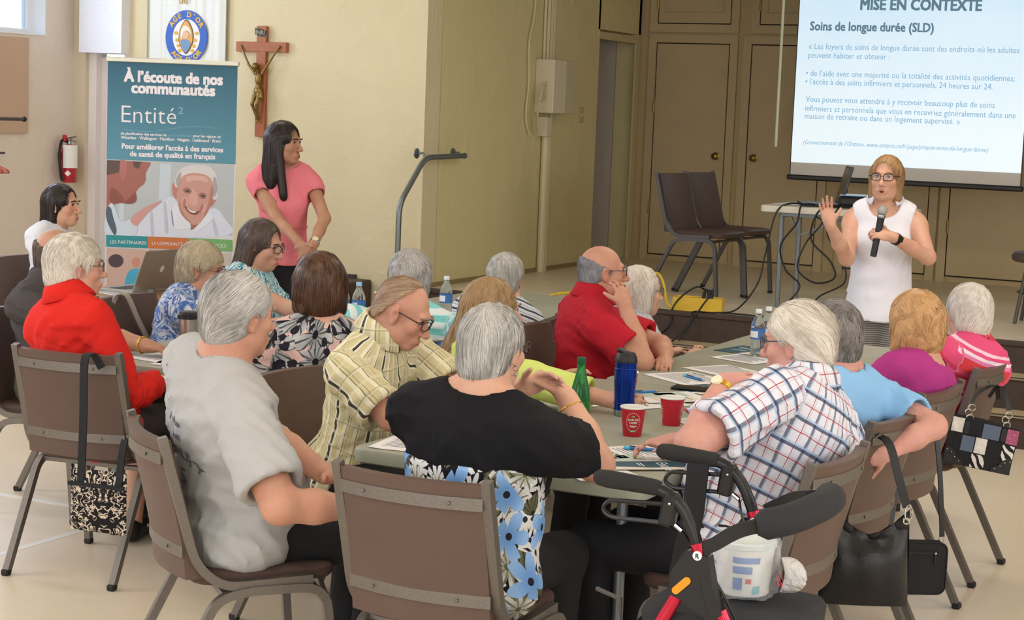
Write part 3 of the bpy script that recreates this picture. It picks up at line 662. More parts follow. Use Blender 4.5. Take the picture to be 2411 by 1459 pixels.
    for a in range(3):
        o1, o2 = (a+1) % 3, (a+2) % 3
        s0 = [slice(1, n[i]-1) for i in range(3)]; s0[a] = slice(0, n[a]-1); s1 = list(s0); s1[a] = slice(1, n[a])
        b0, b1 = S_[tuple(s0)], S_[tuple(s1)]; ed = np.argwhere(b0 != b1)
        if not len(ed): continue
        flip = b0[ed[:, 0], ed[:, 1], ed[:, 2]]
        ed = ed + np.array([0 if i == a else 1 for i in range(3)])
        q = []
        for du, dv in ((-1, -1), (0, -1), (0, 0), (-1, 0)):
            e = ed.copy(); e[:, o1] += du; e[:, o2] += dv; q.append(idx[e[:, 0], e[:, 1], e[:, 2]])
        q = np.stack(q, 1); q = np.where(flip[:, None], q, q[:, ::-1]); Q.append(q)
    Q = np.concatenate(Q); Q = Q[(Q >= 0).all(1)]
    return V, Q
def dist(prims, P, infl=0.):
    D = np.full(len(P), 9.)
    for p in prims:
        if p.op == 'u': D = smin(D, p.ev(P[:, 0], P[:, 1], P[:, 2], infl), p.k)
    return D
def ik(S_, W_, l1, l2, hint):
    d = W_-S_; L = np.linalg.norm(d); m = l1+l2-.004
    if L > m: W_ = S_+d/L*m; d = W_-S_; L = m
    if L < abs(l1-l2)+.02: L = abs(l1-l2)+.02
    u = d/np.linalg.norm(d); a = (l1*l1-l2*l2+L*L)/(2*L); h = math.sqrt(max(l1*l1-a*a, 0)); hv = np.asarray(hint, float); hv = nrm(hv-u*(hv@u))
    return S_+u*a+hv*h, W_
def hand_prims(Wr, f, n, side, sc=1., curl=.4, spread=.0, thumb=(.55, .75, .15), curls=None):
    """palm, five fingers and thumb; f = finger direction, n = palm normal, side +1 right / -1 left"""
    f = nrm(f); n = nrm(n - f*(np.asarray(n)@f)); lat = np.cross(f, n)*side      # towards the thumb
    s = sc; out = [Pr('e', Wr+f*.047*s, (.041*s, .05*s, .0165*s), np.stack([lat, f, n], 1), k=.012), Pr('c', Wr-f*.012*s, Wr+f*.03*s, .0235*s, .024*s, k=.016),
                   Pr('c', Wr+f*.018*s+lat*.018*s+n*.006*s, Wr+f*.05*s+lat*.028*s+n*.006*s, .015*s, .012*s, k=.012)]
    tips = []
    for i, (o, L, r_) in enumerate(((.029, .071, .0086), (.0095, .080, .009), (-.0105, .074, .0086), (-.029, .058, .0076))):
        p = Wr+f*(.088-.006*abs(i-1.2))*s+lat*o*s; c = (curls[i] if curls else curl); ang = c*.55
        dirf = nrm(f+lat*(o*8*spread))
        for j, (fr, rr) in enumerate(((.45, 1.), (.31, .92), (.24, .82))):
            d = dirf*math.cos(ang)+n*math.sin(ang); q = p+d*L*fr*s; out.append(Pr('c', p, q, r_*rr*s, r_*(rr-.08)*s, k=.0045)); p = q; ang += c*(1.0 if j == 0 else .8)
        tips.append(p)
    t = nrm(f*thumb[0]+lat*thumb[1]+n*thumb[2]); p = Wr+f*.03*s+lat*.03*s+n*.004*s; q = p+t*.04*s; t2 = nrm(t+f*.35+n*curl*.3); e = q+t2*.03*s
    out += [Pr('c', p, q, .0125*s, .0105*s, k=.008), Pr('c', q, e, .0105*s, .0085*s, k=.004)]
    return out, tips
# ---- hair
def hair_dir_field(P, crown, mode):
    up = P-crown; d = nrm(up.mean(0)) if False else up/np.maximum(np.linalg.norm(up, axis=1, keepdims=True), 1e-6)
    base = {'down': (0, 0, -1.), 'back': (0, -1.2, -.4), 'fwd': (0, .8, -.3), 'side': (.9, .1, -.5)}[mode]
    return d*.7+np.array(base)
def make_hair(pr, cuts, head, Rh, Hc, hs, m, parent, seed, n=420, seg=6, step=.013, wid=.0038, lift=.003, mode='down', wob=.25, base=.007, crown=(0, -.05, .1), rag=.004, name='hair'):
    rg = np.random.default_rng(seed); pr = list(pr); allp = pr+cuts
    ph = rg.uniform(0, 6, 6)
    def post(A, X, Y, Z):
        w_ = np.sin(X*95+3*np.sin(Z*31+ph[0])+ph[1])*np.sin(Y*83+2*np.sin(Z*27+ph[2]))*.5+np.sin(X*170+Y*140+4*np.sin(Z*40+ph[3]))*.4
        return np.where(np.abs(A) < .03, A+rag*w_.astype(np.float32), A)
    V, Q = field_mesh(allp, base, post=post)
    SH = [np.full(len(V), .42)+rg.uniform(-.1, .1, len(V))]
    # locks
    d = rg.normal(size=(n*2, 3)); d[:, 2] = d[:, 2]*.9+.1; d /= np.linalg.norm(d, axis=1, keepdims=True)
    c0 = np.mean([(p.lo+p.hi)/2 for p in pr[:1]], 0); P = c0+d*.3
    ext = [rg.uniform(p.lo, p.hi, size=(n, 3)) for p in pr[1:]]
    if ext: P = np.concatenate([P]+ext)
    def f(Q_): return dist(pr, Q_)
    def g(Q_):
        e = .003; return np.stack([f(Q_+np.eye(3)[i]*e)-f(Q_-np.eye(3)[i]*e) for i in range(3)], 1)/(2*e)
    def nz(G): return G/np.maximum(np.linalg.norm(G, axis=1, keepdims=True), 1e-6)
    for _ in range(7): P = P-nz(g(P))*f(P)[:, None]*.9
    ok = np.abs(f(P)) < .004
    for cpr in cuts: ok &= cpr.ev(P[:, 0], P[:, 1], P[:, 2]) > -.004
    P = P[ok]; P = P[rg.permutation(len(P))[:n]]; N = len(P)
    if N:
        pts = []; nor = []; tg = []; live = np.ones(N); lv = []; wobv = rg.normal(size=(N, 3))*wob*.35; lift_i = rg.uniform(0, lift, N)+(rg.random(N) < .05)*rg.uniform(0, .006, N)
        K_ = rg.normal(size=(3, 3))*38; K2 = rg.normal(size=(3, 3))*95; p1 = rg.uniform(0, 6, 3); p2 = rg.uniform(0, 6, 3)
        for j in range(seg+1):
            G = nz(g(P))
            if j: P = P-G*(f(P)-lift_i*(.4+.6*j/seg))[:, None]
            t = hair_dir_field(P, np.array(crown), mode)+wobv+(np.sin(P @ K_+p1)*1.1+np.sin(P @ K2+p2)*.5)*wob; t = nz(t-G*(t*G).sum(1, keepdims=True))
            for cpr in cuts: live = live*np.where(cpr.ev(P[:, 0], P[:, 1], P[:, 2]) < -.006, .25, 1)
            pts.append(P.copy()); nor.append(G); tg.append(t); lv.append(live.copy()); P = P+t*(step*(.6+.4*live))[:, None]
        W = wid*.5*rg.uniform(.6, 1.3, N); vv = []
        for j in range(seg+1):
            w_ = W*np.minimum(1, .4+2.2*j/seg)*(1-(j/seg)**2.5*.9)*np.maximum(lv[j], .1); b = np.cross(tg[j], nor[j])
            vv.append(np.stack([pts[j]+b*w_[:, None], pts[j]-b*w_[:, None]], 1))
        vv = np.stack(vv, 1).reshape(-1, 3); ids = np.arange(N*(seg+1)*2).reshape(N, seg+1, 2)
        q = np.stack([ids[:, :-1, 0], ids[:, 1:, 0], ids[:, 1:, 1], ids[:, :-1, 1]], -1).reshape(-1, 4)
        cl = .5+.28*np.sin(pts[0] @ K_[:, 0]*1.3+p2[0])+rg.normal(size=N)*.16
        SH.append(np.repeat(np.clip(cl, 0, 1), (seg+1)*2)); Q = np.concatenate([Q, q+len(V)]); V = np.concatenate([V, vv])
    V = Hc+hs*(V @ Rh.T)
    return np_mesh(name, V, Q, m, parent, True, {'shade': ('FLOAT', np.concatenate(SH))})
def hair_mat(name, dark, light, rough=.5):
    if name in MATS: return MATS[name]
    t = NT(name, rough, spec=.35); a = t.attr('shade').outputs['Fac']; o = t.obj(); n = t.noise(o, 55, 3, .5)
    f = t.math('ADD', t.math('MULTIPLY', a, .75), t.math('MULTIPLY', n, .35)); c = t.mix(t.step(f, .1, .95), rgb(dark), rgb(light)); t.color(c); t.b.inputs['Roughness'].default_value = rough; return t.m
def skin_mat(name, col, red):
    if name in MATS: return MATS[name]
    t = NT(name, .5, spec=.35); a = t.attr('tint').outputs['Fac']; o = t.obj(); n = t.noise(o, 14, 4); n2 = t.noise(o, 70, 3)
    c = t.mix(t.math('MULTIPLY', t.step(n, .4, .75), .35), rgb(col), rgb(red)); c = t.mix(t.math('MULTIPLY', t.step(n2, .58, .75), .18), c, rgb(red))
    c = t.mix(t.math('MINIMUM', a, .6), c, rgb(red)); t.color(t.mix(t.math('MULTIPLY', t.step(a, .62, .95), .75), c, rgb('#9c4c44'))); t.bump(t.math('ADD', t.noise(o, 160, 3), t.noise(o, 45, 3)), .3, .003); t.b.inputs['Subsurface Weight'].default_value = .08; t.b.inputs['Subsurface Radius'].default_value = (.012, .005, .003); return t.m

FACE = lambda: [Pr('e', V3(0, .03, -.045), (.058, .060, .076), k=.03), Pr('e', V3(0, .061, -.100), (.029, .028, .022), k=.022),
    Pr('e', V3(.04, .012, -.075), (.022, .036, .032), k=.025), Pr('e', V3(-.04, .012, -.075), (.022, .036, .032), k=.025),
    Pr('e', V3(0, .078, .022), (.046, .014, .012), k=.018), Pr('e', V3(.04, .058, -.03), (.024, .024, .022), k=.02), Pr('e', V3(-.04, .058, -.03), (.024, .024, .022), k=.02),
    Pr('e', V3(.032, .099, .001), (.018, .016, .012), k=.012, op='s'), Pr('e', V3(-.032, .099, .001), (.018, .016, .012), k=.012, op='s'),
    Pr('e', V3(.032, .0712, .0035), (.0175, .0115, .0125), k=.004), Pr('e', V3(-.032, .0712, .0035), (.0175, .0115, .0125), k=.004),
    Pr('c', V3(0, .084, .008), V3(0, .113, -.037), .0075, .0115, k=.012), Pr('e', V3(.012, .100, -.041), (.009, .011, .008), k=.008), Pr('e', V3(-.012, .100, -.041), (.009, .011, .008), k=.008),
    Pr('e', V3(0, .0835, -.073), (.03, .012, .018), k=.012), Pr('e', V3(0, .0945, -.0712), (.021, .008, .0052), k=.004), Pr('e', V3(0, .0935, -.0818), (.019, .008, .0064), k=.004), Pr('e', V3(0, .1035, -.0762), (.027, .009, .0017), k=.003, op='s')]
def V3(*a): return np.array(a, float)
def xf(p, c, M_, s):
    """primitive from head coordinates to person coordinates"""
    if p.kind == 'c': A, B, ra, rb = p.a; q = Pr('c', c+s*(M_@A), c+s*(M_@B), ra*s, rb*s, k=p.k*s, op=p.op)
    else:
        Rm = p.a[2] if len(p.a) > 2 else np.eye(3); q = Pr('e', c+s*(M_@p.a[0]), tuple(np.asarray(p.a[1])*s), M_@Rm, k=p.k*s, op=p.op)
    return q
m_eyew = mat('eye_white', '#e9e4de', .2); m_iris = mat('eye_dark', '#2c2019', .15); m_lens = mat('glasses_lens', '#dfe6e8', .03, alpha=.07, spec=.6)
def style_prims(st, t=.015, drop=0., ears=False, vol=1., front_locks=False, sweep=0.):
    cap = Pr('e', V3(0, -.02, .027), (.0765+t, .098+t, .089+t), k=.03); nape = Pr('e', V3(0, -.06, -.045-drop*.3), ((.066+t*.7), .05+t, .072+drop), k=.03)
    n = nrm(V3(0, .78, -.62)); front = lambda off: Pr('c', V3(0, 0, 0), V3(0, 0, .001), .5, .5, clip=[(n*off, -n)], op='s', k=.006)
    fmb = Pr('e', V3(0, .125, -.008), (.080, .090, .128), op='s', k=.012)
    flat = lambda z: Pr('c', V3(0, -.05, z-.5), V3(0, .05, z-.5), .5, .5, op='s', k=.008)
    half = lambda p, nn: Pr('c', V3(0, 0, 0), V3(0, 0, .001), .5, .5, clip=[(np.array(p), -nrm(nn))], op='s', k=.006)
    earcut = [Pr('e', V3(s*.098, .004, -.02), (.034, .03, .04), op='s', k=.008) for s in (-1, 1)] if ears else []
    if st == 'short': return [cap, nape], [front(.03), half((0, 0, -.118-drop), (0, -.1, -1))]+earcut
    if st == 'men': return [cap, Pr('e', V3(0, -.056, -.04), (.066+t*.5, .05+t, .068), k=.03)], [front(.02), half((0, 0, -.105-drop), (0, -.1, -1))]+earcut
    if st == 'ring': return [cap, Pr('e', V3(0, -.056, -.04), (.066+t*.5, .05+t, .066), k=.03)], [front(.018), half((0, -.03, .032), (0, .42, 1)), half((0, 0, -.108), (0, -.1, -1))]+earcut
    if st == 'thin': return [cap, Pr('e', V3(0, -.056, -.04), (.066+t*.5, .05+t, .066), k=.03)], [half((0, .012, .1), (0, .80, -.46)), half((0, 0, -.070), (0, -.1, -1))]+earcut
    if st == 'bob':
        p = [cap, Pr('e', V3(0, -.052, -.04), (.082*vol+t*.4, .066*vol+t*.4, .088+drop), k=.03)]+[Pr('c', V3(s*.064*vol, -.008, .02), V3(s*.068*vol, -.005, -.085-drop), .032, .027, k=.03) for s in (-1, 1)]
        return p, [fmb, half((0, 0, -.12-drop), (0, 0, -1))]
    if st == 'long':
        fr_ = [Pr('c', V3(s*.066, -.0, -.04), V3(s*.072, .055, -.22-drop), .026, .022, k=.03) for s in (-1, 1)] if front_locks else []
        p = [cap]+[Pr('c', V3(s*.058, -.03, .02), V3(s*.075*vol, -.035, -.16-drop), .036, .034, k=.03) for s in (-1, 1)]+[Pr('c', V3(0, -.062, 0), V3(0, -.088-sweep, -.19-drop), .062, .046, k=.04), Pr('c', V3(.035*vol, -.06, -.05), V3(.05*vol, -.08-sweep, -.18-drop), .05, .04, k=.03), Pr('c', V3(-.035*vol, -.06, -.05), V3(-.05*vol, -.08-sweep, -.18-drop), .05, .04, k=.03)]
        return p+fr_, [fmb]
def person(label, xy, top, rz, lean=8, side=0, twist=0, hyaw=0, hpitch=0, hroll=0, hs=1., g=1., belly=0., bust=0., sw=.17, arms=None, skin=('skin_fair', '#d9a68c', '#c47a66'), shirt=None, pants='#1d1d20',
           hair=None, glasses=None, stand=False, res=(.0155, .0072), fine=False, legyaw=0., ga=1., stoop=0., sho=0., brow='#6b5a4a', extra=None, shoes='#1c1a19', seed=1, collar=None, pz=None, feet=None, neck_r=.052, seat=None, dk=1., px=0., py=0., mouth=False, capri=False, nk=.128):
    xy = (xy[0]*dk, xy[1]*dk); top = 1.78-(1.78-top)*dk; hs *= dk; gd = 1+(g-1)*.5; gl = 1+(g-1)*.45
    Mz = rotz(rz); Rt = rotz(twist) @ rotx(-lean) @ roty(side); Rh = rotz(hyaw) @ rotx(-hpitch) @ roty(hroll)
    Hc = V3(0, 0, top-.124*hs); Rn = rotx(-(lean+hpitch)*.5); N = Hc+Rn @ V3(0, -.03-stoop, -nk*hs); Sh = N+Rt @ V3(0, -.012, -.055)
    pz = pz or (.53*top if stand else .545)
    if seat:         # pelvis on the chair, spine runs from there to the shoulders
        fy = rotz(seat[2]) @ V3(px, -.015+(g-1)*.08+py, 0); root = V3(seat[0]+fy[0], seat[1]+fy[1], 0); legyaw = seat[2]-rz
        off = Mz.T @ (V3(xy[0], xy[1], 0)-root); Hc, N, Sh = Hc+off, N+off, Sh+off; P = V3(0, 0, pz)
        z_ = nrm(Sh-P); x_ = rotz(twist) @ V3(1, 0, 0); x_ = nrm(x_-z_*(x_ @ z_)); Rt = np.stack([x_, np.cross(z_, x_), z_], 1); Lt = np.linalg.norm(Sh-P)
    else:
        Lt = (Sh[2]-pz)/Rt[2, 2]; P = Sh-Rt @ V3(0, 0, Lt); off = V3(-P[0], -P[1], 0); Hc, N, Sh, P = Hc+off, N+off, Sh+off, P+off
        root = V3(xy[0], xy[1], 0)-Mz @ V3(Hc[0], Hc[1], 0)
    L_ = lambda w_: Mz.T @ (np.asarray(w_, float)-root); D_ = lambda d: Mz.T @ np.asarray(d, float)
    t = thing('person', label, 'person', tuple(root), R(rz))
    T = lambda f, u, s=0: P+Rt @ V3(s, f, u*Lt)
    RtM = Rt
    torso = [Pr('e', P+V3(0, -.01, .0), (.160*g, .118*gd, .112), k=.05), Pr('e', T(.02+belly*.5, .33), (.148*g, .11*gd+belly*.75, .165), RtM, k=.06), Pr('e', T(.004, .70), (.150*g, .108*gd, .185), RtM, k=.06),
             Pr('e', T(-.022, .82), (.145*g, .085*gd, .13), RtM, k=.05), Pr('c', T(-.012, .935, -sw*.72), T(-.012, .935, sw*.72), .055*gd, .055*gd, k=.05)]
    trap = [Pr('c', N+V3(0, -.012, .03), T(-.015, 1.0, s*sw*.72), .045, .045, k=.04) for s in (-1, 1)]
    if bust: torso += [Pr('e', T(.085*g, .64, s*.075*g), (.068*bust, .06*bust, .07*bust), RtM, k=.04) for s in (-1, 1)]
    # arms
    arm = {}; hands = []; boxes = []; l1, l2 = .285, .245; tipz = {}
    for s, key in ((-1, 'L'), (1, 'R')):
        a = dict((arms or {}).get(key, {})); SJ = T(-.012, .905, s*(sw+.010*g))+V3(0, 0, a.get('lift', 0)+sho)
        Wr = L_(a['w']) if 'w' in a else V3(s*.1, .3, .64)
        if 'e' in a: E_ = L_(a['e'])
        else: E_, Wr = ik(SJ, Wr, l1, l2, D_(a['hint']) if 'hint' in a else V3(s*.22, -.35, -1))
        f = D_(a['f']) if 'f' in a else nrm(Wr-E_); n_ = D_(a['n']) if 'n' in a else V3(-s*.2, 0, -1)
        hp, tips = hand_prims(Wr, f, n_, s, a.get('sc', .94), a.get('curl', .5), a.get('spread', .0), a.get('thumb', (.55, .75, .15)), a.get('curls'))
        r1 = .046*ga*(1+.1*(g-1)); arm[s] = [Pr('c', SJ, E_, r1*1.12, r1*.88, k=.03), Pr('e', SJ*.86+E_*.14, (.050*ga, .050*ga, .052*ga), k=.03), Pr('c', E_, E_*.55+Wr*.45, .040*ga, .0385*ga, k=.02), Pr('c', E_*.55+Wr*.45, Wr, .0385*ga, .0265*(.5+.5*ga), k=.018)]
        arm[s+10] = (SJ, E_, Wr); hands.append(hp); tipz[key] = (Wr, f, n_, tips)
        if a.get('fine', fine):
            q = np.array([Wr]+tips); boxes.append((q.min(0)-.035, q.max(0)+.035))
    # legs
    legs = {}; Ly = rotz(legyaw)
    for s in (-1, 1):
        if stand: H_, K_, A_ = V3(s*.085*g, 0, pz-.03), V3(s*.085, .02, .28*top), V3(s*.085, -.015, .08)
        else: H_, K_, A_ = Ly @ V3(s*.085*gl, .0, .535), Ly @ V3(s*.105*gl, .43, .51), Ly @ V3(s*.1, .38, .085)
        if feet: A_ = np.asarray(feet[0 if s < 0 else 1], float); 
        fd = Ly @ V3(s*.03, .13, 0); fd[2] = 0
        legs[s] = [Pr('c', H_, K_, .086*gl, .06, k=.04), Pr('c', K_, A_, .056, .037, k=.03)]; legs[s+10] = [Pr('c', A_+V3(0, 0, -.035)-fd*.25, A_+V3(0, 0, -.05)+fd, .036, .03, k=.025)]
    # ---- body
    body = torso+trap+[Pr('c', N+Rt @ V3(0, -.012, -.04), Hc+Rh @ V3(0, -.026, -.07)*hs, neck_r*1.08, neck_r*.96, k=.035)]
    for s in (-1, 1): body += arm[s]+legs[s]+legs[s+10]
    body += [xf(Pr('e', V3(0, -.018, .024), (.0755, .096, .088), k=.02), Hc, Rh, hs)]+[xf(p, Hc, Rh, hs) for p in FACE()]
    if mouth: body.append(xf(Pr('e', V3(0, .099, -.0775), (.0155, .014, .0062), k=.003, op='s'), Hc, Rh, hs))
    for s in (-1, 1):
        body.append(xf(Pr('e', V3(s*.078, -.010, -.012), (.0085, .020, .033), roty(s*10) @ rotz(-s*22), k=.006), Hc, Rh, hs)); body.append(xf(Pr('e', V3(s*.09, -.006, -.010), (.0075, .011, .02), rotz(-s*22), k=.005, op='s'), Hc, Rh, hs)); body.append(xf(Pr('e', V3(s*.078, -.004, -.038), (.007, .009, .011), k=.005), Hc, Rh, hs))
    for hp in hands: body += hp
    hb = .125*hs; boxes.append((Hc-hb, Hc+hb)); 
    V, Q = field_mesh(body, res[0], res[1], boxes)
    vh = ((V-Hc) @ Rh)/hs; G3 = lambda c, s_: np.exp(-(((vh-np.array(c))/np.array(s_))**2).sum(1))
    tint = G3((0, .1, -.0765), (.021, .022, .0098))*1.15+(G3((.042, .065, -.03), (.02, .03, .02))+G3((-.042, .065, -.03), (.02, .03, .02)))*.35+G3((0, .112, -.034), (.014, .014, .014))*.35+(G3((.082, -.008, -.012), (.016, .02, .03))+G3((-.082, -.008, -.012), (.016, .02, .03)))*.4
    b = np_mesh('body', V, Q, skin_mat(*skin), t, True, {'tint': ('FLOAT', np.clip(tint, 0, 1))})
    Mh = Matrix([list(Rh[i]*hs)+[Hc[i]] for i in range(3)]+[[0, 0, 0, 1]])
    def headpart(mb, name, m, parent=t, smooth=True):
        mb.v = [tuple(Mh @ Vector(v)) for v in mb.v]; return mb.build(name, m, parent, smooth)
    for s in (-1, 1):
        e = headpart(MB().ball((s*.032, .0728, .0032), (.0125, .0115, .0049), 14, 10), 'eye', m_eyew, b); headpart(MB().ball((s*.0315, .0817, .0034), (.0070, .0042, .0054), 12, 8), 'iris', m_iris, e)
        headpart(MB().tube(bez([(s*.0185, .0825, .004), (s*.025, .0850, .0088), (s*.034, .0845, .0098), (s*.046, .0765, .0045)], 4), [.0010, .0016, .0018, .0018, .0018, .0018, .0018, .0018, .0018, .0018, .0016, .0014, .001], 5), 'eyelashes', mat('lash_dark', '#2b211d', .7), b)
        headpart(MB().tube(bez([(s*.016, .098, .021), (s*.032, .096, .0265), (s*.05, .080, .021)], 4), [.0022+.0016*math.sin(PI*i/8) for i in range(9)], 6), 'eyebrow', mat('brow_'+brow.strip('#'), brow, .8), b)
    if mouth: headpart(MB().ball((0, .083, -.0775), (.016, .008, .0064), 14, 8), 'mouth_inside', mat('mouth_dark', '#4a2624', .5), b)
    # ---- shirt
    if shirt:
        sh = dict(dict(sleeve=(.6, .6), hem=.07, neck=(.068, .072, .05), nf=.004, nu=.02, folds=.009, infl=.014, base=.011), **shirt)
        pr = [Pr(p.kind, *p.a, k=p.k) for p in torso]; hz = P[2]-sh['hem']
        if sh.get('flare'): pr.append(Pr('c', P+V3(0, 0, .06), P+V3(0, .0, -sh['hem']-.0), .125*g, .15*g*sh['flare'], k=.06))
        elif sh['hem'] > .1 and not stand: pr.append(Pr('e', P+V3(0, -.015, -.02), (.172*g, .13*gd, .105), k=.05))
        pr += [Pr('c', N+V3(0, -.012, .0), T(-.015, 1.0, s*sw*.72), .04, .046, k=.04) for s in (-1, 1)] if sh.get('trap', 1) else []
        for s, fr in zip((-1, 1), sh['sleeve']):
            SJ, E_, Wr = arm[s+10]
            if fr <= 0: continue
            u = nrm(E_-SJ); r0 = arm[s][0].a[2]; loose = sh.get('loose', .006)
            SS, EE = (SJ, E_) if fr <= 1 else (E_, Wr); f1 = fr if fr <= 1 else fr-1; rr = (r0*.95 if fr <= 1 else .036*ga)+.009; pr.append(Pr('c', SS+(EE-SS)*(f1-.05), SS+(EE-SS)*(f1+.3), rr-.003, rr, op='S'))
            if fr <= 1: pr += [Pr('c', SJ, SJ+(E_-SJ)*(fr+.1), r0+loose*.5, r0*.92+loose*1.6, clip=[(SJ+(E_-SJ)*fr, u)], k=.03), Pr('e', SJ*.88+E_*.12, (.049*ga,)*3, k=.03)]
            else:
                uf = nrm(Wr-E_); q = E_+(Wr-E_)*(fr-1); pr += [Pr('c', SJ, E_, r0+loose, r0*.9+loose, k=.03), Pr('c', E_, E_+(Wr-E_)*(fr-1+.08), .041*ga+loose, .036*ga+loose, clip=[(q, uf)], k=.02)]
        if not any(sh['sleeve']):
            for s in (-1, 1):
                SJ = arm[s+10][0]; pr.append(Pr('e', SJ+Rt @ V3(s*.030, 0, -.02), (.056, .10, .10), op='s', k=.01))
        nk = sh['neck']; pr.append(Pr('e', N+Rt @ V3(0, sh['nf'], sh['nu']), nk, Rt, op='S', k=.008)); 
        if sh.get('vee'): pr.append(Pr('c', N+Rt @ V3(0, .07, .03), N+Rt @ V3(0, .19, -sh['vee']), .062, .008, op='S', k=.006))
        def post(A, X, Y, Z):
            wav = sh.get('hemtilt', 0)
            return np.maximum(A, (hz-Z+wav*(Y-P[1])+.0025*np.sin(X*40)).astype(np.float32))
        V, Q = field_mesh(pr, sh['base'], infl=sh['infl'], folds=sh['folds'], fold_c=N, seed=seed, fold_dirs=sh.get('fd'), post=post)
        q = (V-P) @ Rt; pat = np.stack([np.arctan2(q[:, 0], -q[:, 1]+.02)*.16*g, q[:, 2], np.zeros(len(V))], 1)
        dt = dist(torso, V)
        for s in (-1, 1):
            SJ, E_, Wr = arm[s+10]; da = np.minimum(arm[s][0].ev(V[:, 0], V[:, 1], V[:, 2]), arm[s][2].ev(V[:, 0], V[:, 1], V[:, 2])); m = da < dt-.002
            ax_ = nrm(E_-SJ); o1 = nrm(np.cross(ax_, Rt @ V3(0, 0, 1)+V3(.01, 0, 0))) if abs(ax_ @ (Rt @ V3(0, 0, 1))) < .98 else nrm(np.cross(ax_, V3(1, 0, 0))); o2 = np.cross(ax_, o1); w_ = V-SJ
            pat[m] = np.stack([np.arctan2(w_ @ o1, w_ @ o2)*.062*ga, w_ @ ax_, np.ones(len(V))], 1)[m]
        so = np_mesh(sh.get('name', 'shirt'), V, Q, sh['m'], t, True, {'pat': ('FLOAT_VECTOR', pat)})
        if sh.get('lower'):      # second fabric below the chest (own mesh)
            lo = sh['lower']; pr2 = [Pr(p.kind, *p.a, k=p.k) for p in torso]+[Pr('e', P+V3(0, -.015, -.02), (.188*g, .138*gd, .12), k=.05)]
            hz2 = P[2]-lo['hem']; zt = lo['top']
            V, Q = field_mesh(pr2, sh['base'], infl=.016, folds=.004, seed=seed+5, post=lambda A, X, Y, Z: np.maximum(np.maximum(A, (hz2-Z).astype(np.float32)), ((X-P[0])*0+(Z-P[2]-zt-lo.get('tilt', 0)*X)).astype(np.float32)))
            q = (V-P) @ Rt; np_mesh(lo.get('name', 'tunic'), V, Q, lo['m'], t, True, {'pat': ('FLOAT_VECTOR', np.stack([np.arctan2(q[:, 0], -q[:, 1]+.02)*.17*g, q[:, 2], 0*q[:, 0]], 1))})
        if collar:
            gap = sh.get('collar_gap', 44)
            cm = sh['m'] if collar is True else collar; o2 = MB(); n = 40; prof = [(.058, .0), (.060, .052), (.066, .060), (.075, .050), (.098, .004), (.094, -.002), (.070, .036), (.066, 0)]
            Nn = N+Rt @ V3(0, -.006, .004)
            for i in range(n+1):
                a = R(90+gap/2+(360-gap)*i/n); 
                for r_, z in prof:
                    k = 1.+(.12 if math.sin(a) > 0 else 0); p = Nn+Rt @ V3(r_*math.cos(a)*1.05, r_*math.sin(a)*1.02, z-.034*max(0, math.sin(a))+.006); o2.v.append(tuple(p))
            m_ = len(prof)
            for i in range(n):
                for j in range(m_): o2.f.append((i*m_+j, (i+1)*m_+j, (i+1)*m_+(j+1) % m_, i*m_+(j+1) % m_))
            o2.f += [tuple(range(m_)), tuple(n*m_+j for j in range(m_))[::-1]]
            co = o2.build('collar', cm, so, 'all'); pa = co.data.attributes.new('pat', 'FLOAT_VECTOR', 'POINT'); pa.data.foreach_set('vector', np.array([(math.atan2(v[0]-Nn[0], -(v[1]-Nn[1]))*.08, v[2]*1., 0) for v in o2.v], np.float32).ravel())
    # ---- trousers and shoes
    if pants is not None:
        pm = pants if not isinstance(pants, str) else mat('cloth_'+pants.strip('#'), pants, .85, bump=(90, .2, .002), var=(8, .12)); pr = [Pr('e', P+V3(0, -.005, -.0), (.162*g, .120*gd, .112), k=.05)]
        for s in (-1, 1):
            A_ = legs[s][1].a[1]; K_ = legs[s][1].a[0]; pr += [Pr(legs[s][0].kind, *legs[s][0].a, k=.04), Pr('c', K_, A_, .06, .052, k=.03, clip=[(A_+nrm(K_-A_)*(.25 if capri else .012), nrm(A_-K_))])]
        V, Q = field_mesh(pr, .018, infl=.008, folds=.003, seed=seed+9, post=lambda A, X, Y, Z: np.maximum(A, (Z-P[2]-.1).astype(np.float32))); np_mesh('trousers', V, Q, pm, t)
    if shoes:
        for s in (-1, 1):
            V, Q = field_mesh([Pr(p.kind, *p.a, k=.02) for p in legs[s+10]], .012, infl=.011, post=lambda A, X, Y, Z: np.maximum(A, (.003-Z+(legs[s+10][0].a[0][2]-.05)*0).astype(np.float32))); np_mesh('shoe', V, Q, mat('shoe_'+shoes.strip('#'), shoes, .5), t)
    if hair:
        h = dict(dict(st='short', t=.015, drop=0., ears=False, vol=1., n=2000, mode='down', base=.0075, wid=.0022), **hair); pr, cu = style_prims(h['st'], h['t'], h['drop'], h['ears'], h['vol'], h.get('front', False), h.get('sweep', 0.))
        kw = {k: v for k, v in h.items() if k in ('n', 'seg', 'step', 'wid', 'lift', 'mode', 'wob', 'base', 'crown', 'rag')}
        make_hair(pr, cu, None, Rh, Hc, hs, hair_mat(*h['m']), t, seed, **kw)
